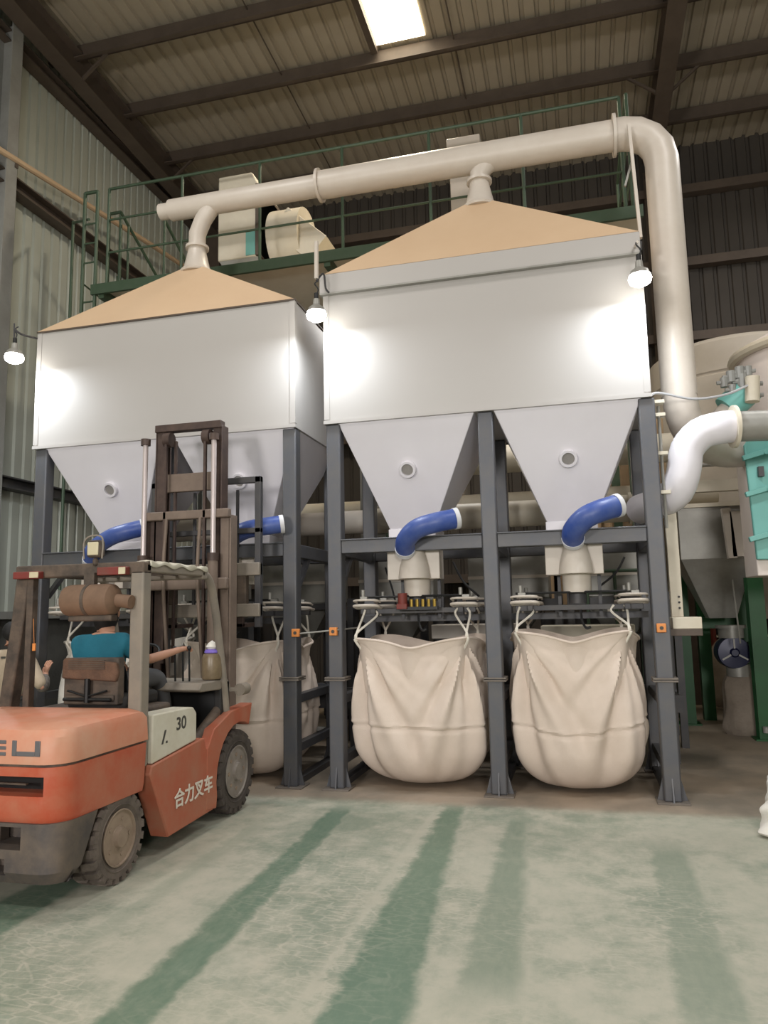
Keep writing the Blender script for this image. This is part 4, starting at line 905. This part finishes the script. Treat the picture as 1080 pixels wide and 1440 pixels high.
part(sb,'frame_bar',MB().tube([(sx0+.03,4.585,1.06),(sx1-.03,4.585,1.06)],.012,8).tube([((sx0+sx1)/2,4.585,1.04),((sx0+sx1)/2,4.585,1.2)],.02,8).tube([(sx0+.06,4.585,1.12),((sx0+sx1)/2,4.58,1.08),(sx1-.06,4.585,1.12)],.008,6),'black')
for k in range(5): part(sb,'slat',MB().box(sx0+.06,sx1-.08,4.578,4.586,1.265+k*.014,1.271+k*.014),'dusty_dark')
part(fk,'seat_cushion',MB().box(sx0-.02,sx1+.02,4.68,5.12,.98,1.08),'black_rubber',.03)
# cloth on guard rail and the jar on the dash
cl_pts=[]
cm=MB(); rows=[]
for i in range(41):
    u=i/40; y=4.53+.82*u; rows.append([(gcx1-.16+ .0,y,1.985+.008*math.sin(u*40)),(gcx1-.05,y,1.995+.012*math.sin(u*33)),(gcx1+.005,y,1.99+.010*math.sin(u*27+1)),(gcx1+.012,y,1.965-.012*math.sin(u*21))])
cm.loft(rows,False,False,closed=False)
c_=solo('crumpled_cloth','crumpled pale cloth strip lying along the right rail of the forklift guard','cloth',cm,'cream_cover'); s=c_.modifiers.new('s','SOLIDIFY'); s.thickness=.006
jp=at(296,960,'Y',5.62); jz=1.105; jx=jp.x
t=thing('tea_jar','cloudy brown plastic jar with purple tie standing on the forklift dash','jar',(jx,5.64,jz))
part(t,'jar_body',MB().lathe([(.001,0),(.075,.002),(.082,.02),(.08,.17),(.07,.2),(.05,.21)],(jx,5.64,jz),n=28),'jar'); 
part(t,'tie',MB().lathe([(.05,.205),(.062,.215),(.055,.235),(.04,.24)],(jx,5.64,jz),n=20),'purple'); part(t,'lid',MB().lathe([(.035,.24),(.05,.26),(.03,.29),(.001,.31)],(jx,5.64,jz),n=16),'bag_white')
wb_=V(at(128,960,'Y',4.4))
solo('orange_tag','small orange tag hanging on the left guard post of the forklift','tag',MB().obox(at(48,910,'Y',4.44),(.022,.012,.05)).cyl(at(48,905,'Y',4.44),at(47,870,'Y',4.45),.002,n=5),'orange_sensor',.004)

# ================================================================== PEOPLE
def skin(parent,name,chains,m,sub=2,root=0):
    """continuous skinned surface: chains of (point, radius) sharing points become branches"""
    vs=[];es=[];rs=[];idx={}
    for ch in chains:
        prev=None
        for p,r in ch:
            k=tuple(round(c,4) for c in p)
            if k not in idx: idx[k]=len(vs); vs.append(V(p)-ORG[parent.name]); rs.append(r)
            i=idx[k]
            if prev is not None and prev!=i: es.append((prev,i))
            prev=i
    me=bpy.data.meshes.new(name); me.from_pydata([tuple(v) for v in vs],es,[])
    o=bpy.data.objects.new(name,me); COL.objects.link(o); o.parent=parent
    sk=o.modifiers.new('skin','SKIN'); sk.use_smooth_shade=True
    lay=me.skin_vertices[0] if me.skin_vertices else None
    if lay is None:
        me.update(); bpy.context.view_layer.update(); 
        import bmesh
        bm=bmesh.new(); bm.from_mesh(me); bm.verts.layers.skin.verify(); bm.to_mesh(me); bm.free(); lay=me.skin_vertices[0]
    for i,r in enumerate(rs): lay.data[i].radius=(r,r) if not isinstance(r,tuple) else r; lay.data[i].use_root=(i==root)
    s=o.modifiers.new('sub','SUBSURF'); s.levels=s.render_levels=sub
    bpy.context.view_layer.update(); me2=bpy.data.meshes.new_from_object(o.evaluated_get(bpy.context.evaluated_depsgraph_get()))
    o.modifiers.clear(); o.data=me2; me2.name=name; me2.materials.clear(); me2.materials.append(M[m]); me2.shade_smooth(); ORG[o.name]=ORG[parent.name]
    return o
def hand(wrist,d,up,s=1,curl=.6):
    """palm chain and five finger chains; d = pointing direction, up = back of the hand"""
    w_=V(wrist); d=V(d).normalized(); up=(V(up)-d*V(up).dot(d)).normalized(); side=d.cross(up); ch=[]
    palm=w_+d*.05*s; ch.append([(w_,.023*s),(palm,(.026*s))])
    for k,(off,L) in enumerate(((-.03,.062),(-.01,.072),(.01,.068),(.03,.052))):
        base=palm+side*off*s+d*.035*s; pts=[(palm,.026*s),(base,.011*s)]; p=base; a=0
        for j in range(3):
            a+=curl*.75; p=p+(d*math.cos(a)-up*math.sin(a))*L*s*(.42,.33,.25)[j]; pts.append((p,(.0095,.0088,.008)[j]*s))
        ch.append(pts)
    b=w_+d*.02*s-side*.028*s; t1=b+(d*.7-side*.6-up*.3)*.035*s; t2=t1+(d*.8-up*.5+side*.1)*.03*s
    ch.append([(w_,.023*s),(b,.013*s),(t1,.011*s),(t2,.009*s)]); return ch
# driver, seated, seen from behind
sh=at(146,893,'Y',4.86); dx=sh.x; szz=1.45
dr=thing('person','person in teal T-shirt seated driving the forklift, seen from behind','person',(dx,4.9,1.08))
hipz=1.14; sL=(dx-.19,4.86,szz-.03); sR=(dx+.17,4.86,szz-.02); nk=(dx+.01,4.86,szz+.06)
hd=(dx-.01,4.92,szz+.2)
eR=at(207,928,'Y',5.08); wR=at(252,914,'Y',5.40); eL=(dx-.27,5.02,1.24); wL=(dx-.13,5.26,1.33)
ch=[[((dx,4.88,hipz),(.15,.12)),((dx,4.86,1.28),(.14,.11)),((dx,4.85,1.40),(.15,.10)),(nk,.055),((dx,4.89,szz+.11),.052),((hd[0],hd[1],hd[2]-.03),(.07,.085)),((hd[0],hd[1]+.0,hd[2]+.04),(.078,.092)),((hd[0],hd[1]-.005,hd[2]+.09),(.05,.06))],
    [((dx,4.85,1.40),(.15,.10)),(sR,.062),(tuple(V(sR).lerp(V(eR),.5)),.047),(tuple(eR),.039),(tuple(V(eR).lerp(V(wR),.5)),.036),(tuple(wR),.023*1.0)],
    [((dx,4.85,1.40),(.15,.10)),(sL,.062),(tuple(V(sL).lerp(V(eL),.5)),.047),(eL,.039),(wL,.023)]]
for s in (-1,1):
    kn=(dx+s*.16,5.34,1.15); an=(dx+s*.15,5.50,.76)
    ch.append([((dx,4.88,hipz),(.15,.12)),((dx+s*.1,4.98,1.14),.085),((dx+s*.13,5.16,1.15),.075),(kn,.055),((dx+s*.155,5.44,.95),.05),(an,.036),((dx+s*.15,5.58,.71),.032),((dx+s*.15,5.64,.70),.025)])
ch+= [[(tuple(p),r) for p,r in c] for c in hand(wR,wR-eR,(0,0,1),.95)]+[[(tuple(p),r) for p,r in c] for c in hand(V(wL),V(wL)-V(eL),(0,0,1),.95)]
bd=skin(dr,'body',ch,'skin')
part(dr,'ear',MB().sphere((hd[0]-.083,hd[1],hd[2]),(.012,.022,.033)),'skin'); part(dr,'ear',MB().sphere((hd[0]+.083,hd[1],hd[2]),(.012,.022,.033)),'skin')
part(dr,'nose',MB().sphere((hd[0],hd[1]+.1,hd[2]-.01),(.014,.02,.02)),'skin')
part(dr,'hair',MB().sphere((hd[0],hd[1]-.03,hd[2]+.0),(.094,.1,.15),24,14),'hair')
skin(dr,'t_shirt',[[((dx,4.88,hipz-.04),(.165,.135)),((dx,4.86,1.26),(.16,.125)),((dx,4.85,1.40),(.175,.115)),((dx+.005,4.855,szz+.035),.075)],
    [((dx,4.85,1.40),(.175,.115)),(sR,.085),(tuple(V(sR).lerp(V(eR),.35)),.078),(tuple(V(sR).lerp(V(eR),.62)),.07)],
    [((dx,4.85,1.40),(.175,.115)),(sL,.085),(tuple(V(sL).lerp(V(eL),.35)),.076),(tuple(V(sL).lerp(V(eL),.62)),.068)]],'teal_shirt')
tr=[[((dx,4.88,hipz-.03),(.16,.13)),((dx+s*.1,4.98,1.14),.1),((dx+s*.13,5.16,1.15),.09),((dx+s*.16,5.34,1.15),.07),((dx+s*.155,5.44,.95),.065),((dx+s*.15,5.49,.80),.055)] for s in (-1,1)]
skin(dr,'trousers',tr,'trouser')
for s in (-1,1): part(dr,'shoe',MB().sphere((dx+s*.15,5.6,.69),(.05,.13,.045)),'shoe')
# standing worker at far left
py_=6.25; px0=at(14,930,'Y',py_); X=px0.x-.02
wk=thing('person','person in khaki jacket standing at far left behind the forklift, one hand raised','person',(X,py_,0))
hz=at(24,892,'Y',py_).z; hx=at(19,888,'Y',py_).x
sR=at(36,921,'Y',6.2); eR=at(60,968,'Y',6.12); wR=at(64,948,'Y',6.3); shz=sR.z
ch=[[((X,py_,.86),(.15,.11)),((X,py_,1.08),(.135,.1)),((X+.02,py_,shz-.08),(.155,.105)),((X+.08,py_,shz+.06),.055),((hx-.02,py_+.02,hz-.1),.052),((hx,py_+.02,hz-.03),(.07,.088)),((hx,py_+.01,hz+.04),(.076,.09)),((hx,py_,hz+.085),(.05,.06))],
    [((X+.02,py_,shz-.08),(.155,.105)),(tuple(sR),.06),(tuple(sR.lerp(eR,.5)),.048),(tuple(eR),.026),(tuple(eR.lerp(wR,.5)),.03),(tuple(wR),.024)],
    [((X+.02,py_,shz-.08),(.155,.105)),((X-.18,py_,shz-.02),.06),((X-.24,py_+.05,shz-.28),.042),((X-.2,py_+.2,shz-.42),.03),((X-.19,py_+.24,shz-.45),.024)]]
for s in (-1,1): ch.append([((X,py_,.86),(.15,.11)),((X+s*.09,py_,.8),.085),((X+s*.1,py_+.01,.48),.058),((X+s*.1,py_-.02,.25),.05),((X+s*.1,py_-.02,.09),.036),((X+s*.1,py_+.08,.04),.032),((X+s*.1,py_+.16,.035),.026)])
ch+=[[(tuple(p),r) for p,r in c] for c in hand(wR,V((.15,.1,1)),(0,-1,0),.95,.5)]+[[(tuple(p),r) for p,r in c] for c in hand((X-.19,py_+.24,shz-.45),V((0,.3,-1)),(-1,0,0),.95)]
skin(wk,'body',ch,'skin')
part(wk,'hair',MB().sphere((hx,py_-.012,hz+.03),(.088,.1,.1),24,14),'hair')
for s in (-1,1): part(wk,'ear',MB().sphere((hx+s*.082,py_+.01,hz-.01),(.012,.02,.032)),'skin')
part(wk,'nose',MB().sphere((hx,py_+.1,hz-.02),(.014,.02,.02)),'skin')
jk=skin(wk,'jacket',[[((X,py_,.80),(.18,.13)),((X,py_,1.0),(.175,.13)),((X+.02,py_,shz-.08),(.18,.12)),((X+.06,py_,shz+.03),.07)],
    [((X+.02,py_,shz-.08),(.18,.12)),(tuple(sR),.08),(tuple(sR.lerp(eR,.5)),.066),(tuple(eR),.058)],
    [((X+.02,py_,shz-.08),(.18,.12)),((X-.18,py_,shz-.02),.08),((X-.24,py_+.05,shz-.28),.055),((X-.2,py_+.2,shz-.42),.042)]],'khaki_shirt')
part(wk,'back_print',MB().obox((X-.02,py_-.128,shz-.02),(.05,.012,.02)).obox((X+.05,py_-.122,shz-.02),(.05,.012,.02)),'decal_dark')
skin(wk,'sleeve',[[(tuple(eR+V((-.02,0,-.02))),.066),(tuple(eR.lerp(wR,.3)),.062),(tuple(eR.lerp(wR,.85)),.045)]],'camo_sleeve')
skin(wk,'trousers',[[((X,py_,.85),(.16,.12)),((X+s*.09,py_,.8),.1),((X+s*.1,py_+.01,.48),.075),((X+s*.1,py_-.02,.25),.068),((X+s*.1,py_-.02,.1),.06)] for s in (-1,1)],'trouser')
for s in (-1,1): part(wk,'shoe',MB().sphere((X+s*.1,py_+.06,.045),(.05,.14,.045)),'shoe')

# things of one kind share a group
GR={'storage_bin':'steel bins over the bagging bays','support_frame':'steel frames carrying the bins','bulk_bag':'bulk bags hanging in the bagging bays','filling_head':'bag filling heads','suction_hose':'blue suction hoses on the filling heads','hanging_lamp':'bulb lamps hanging before the bins','photo_sensor':'orange sensors on the frame columns','weigh_hopper':'weigh hoppers behind the frames','green_column':'green columns at the right','filled_sack':'filled sacks on the floor','machine_cabinet':'dark machine cabinets behind the bags','conveyor':'conveyors behind the frames','railing':'green railings','carton':'cartons on the back shelf','hanging_cable':'cables hanging behind the heads','person':'people at work','white_drum_cover':'machine covers behind the bags','rear_pipe':'rear pipes behind the hoppers','lamp_arm':'arms of the hanging lamps','sensor_rod':'rods between the sensors','steel_rail':'bars right of the frame'}
for o in COL.objects:
    if o.parent is None and 'category' in o.keys():
        b=o.name.split('.')[0]
        if b in GR and 'group' not in o.keys(): o['group']=GR[b]
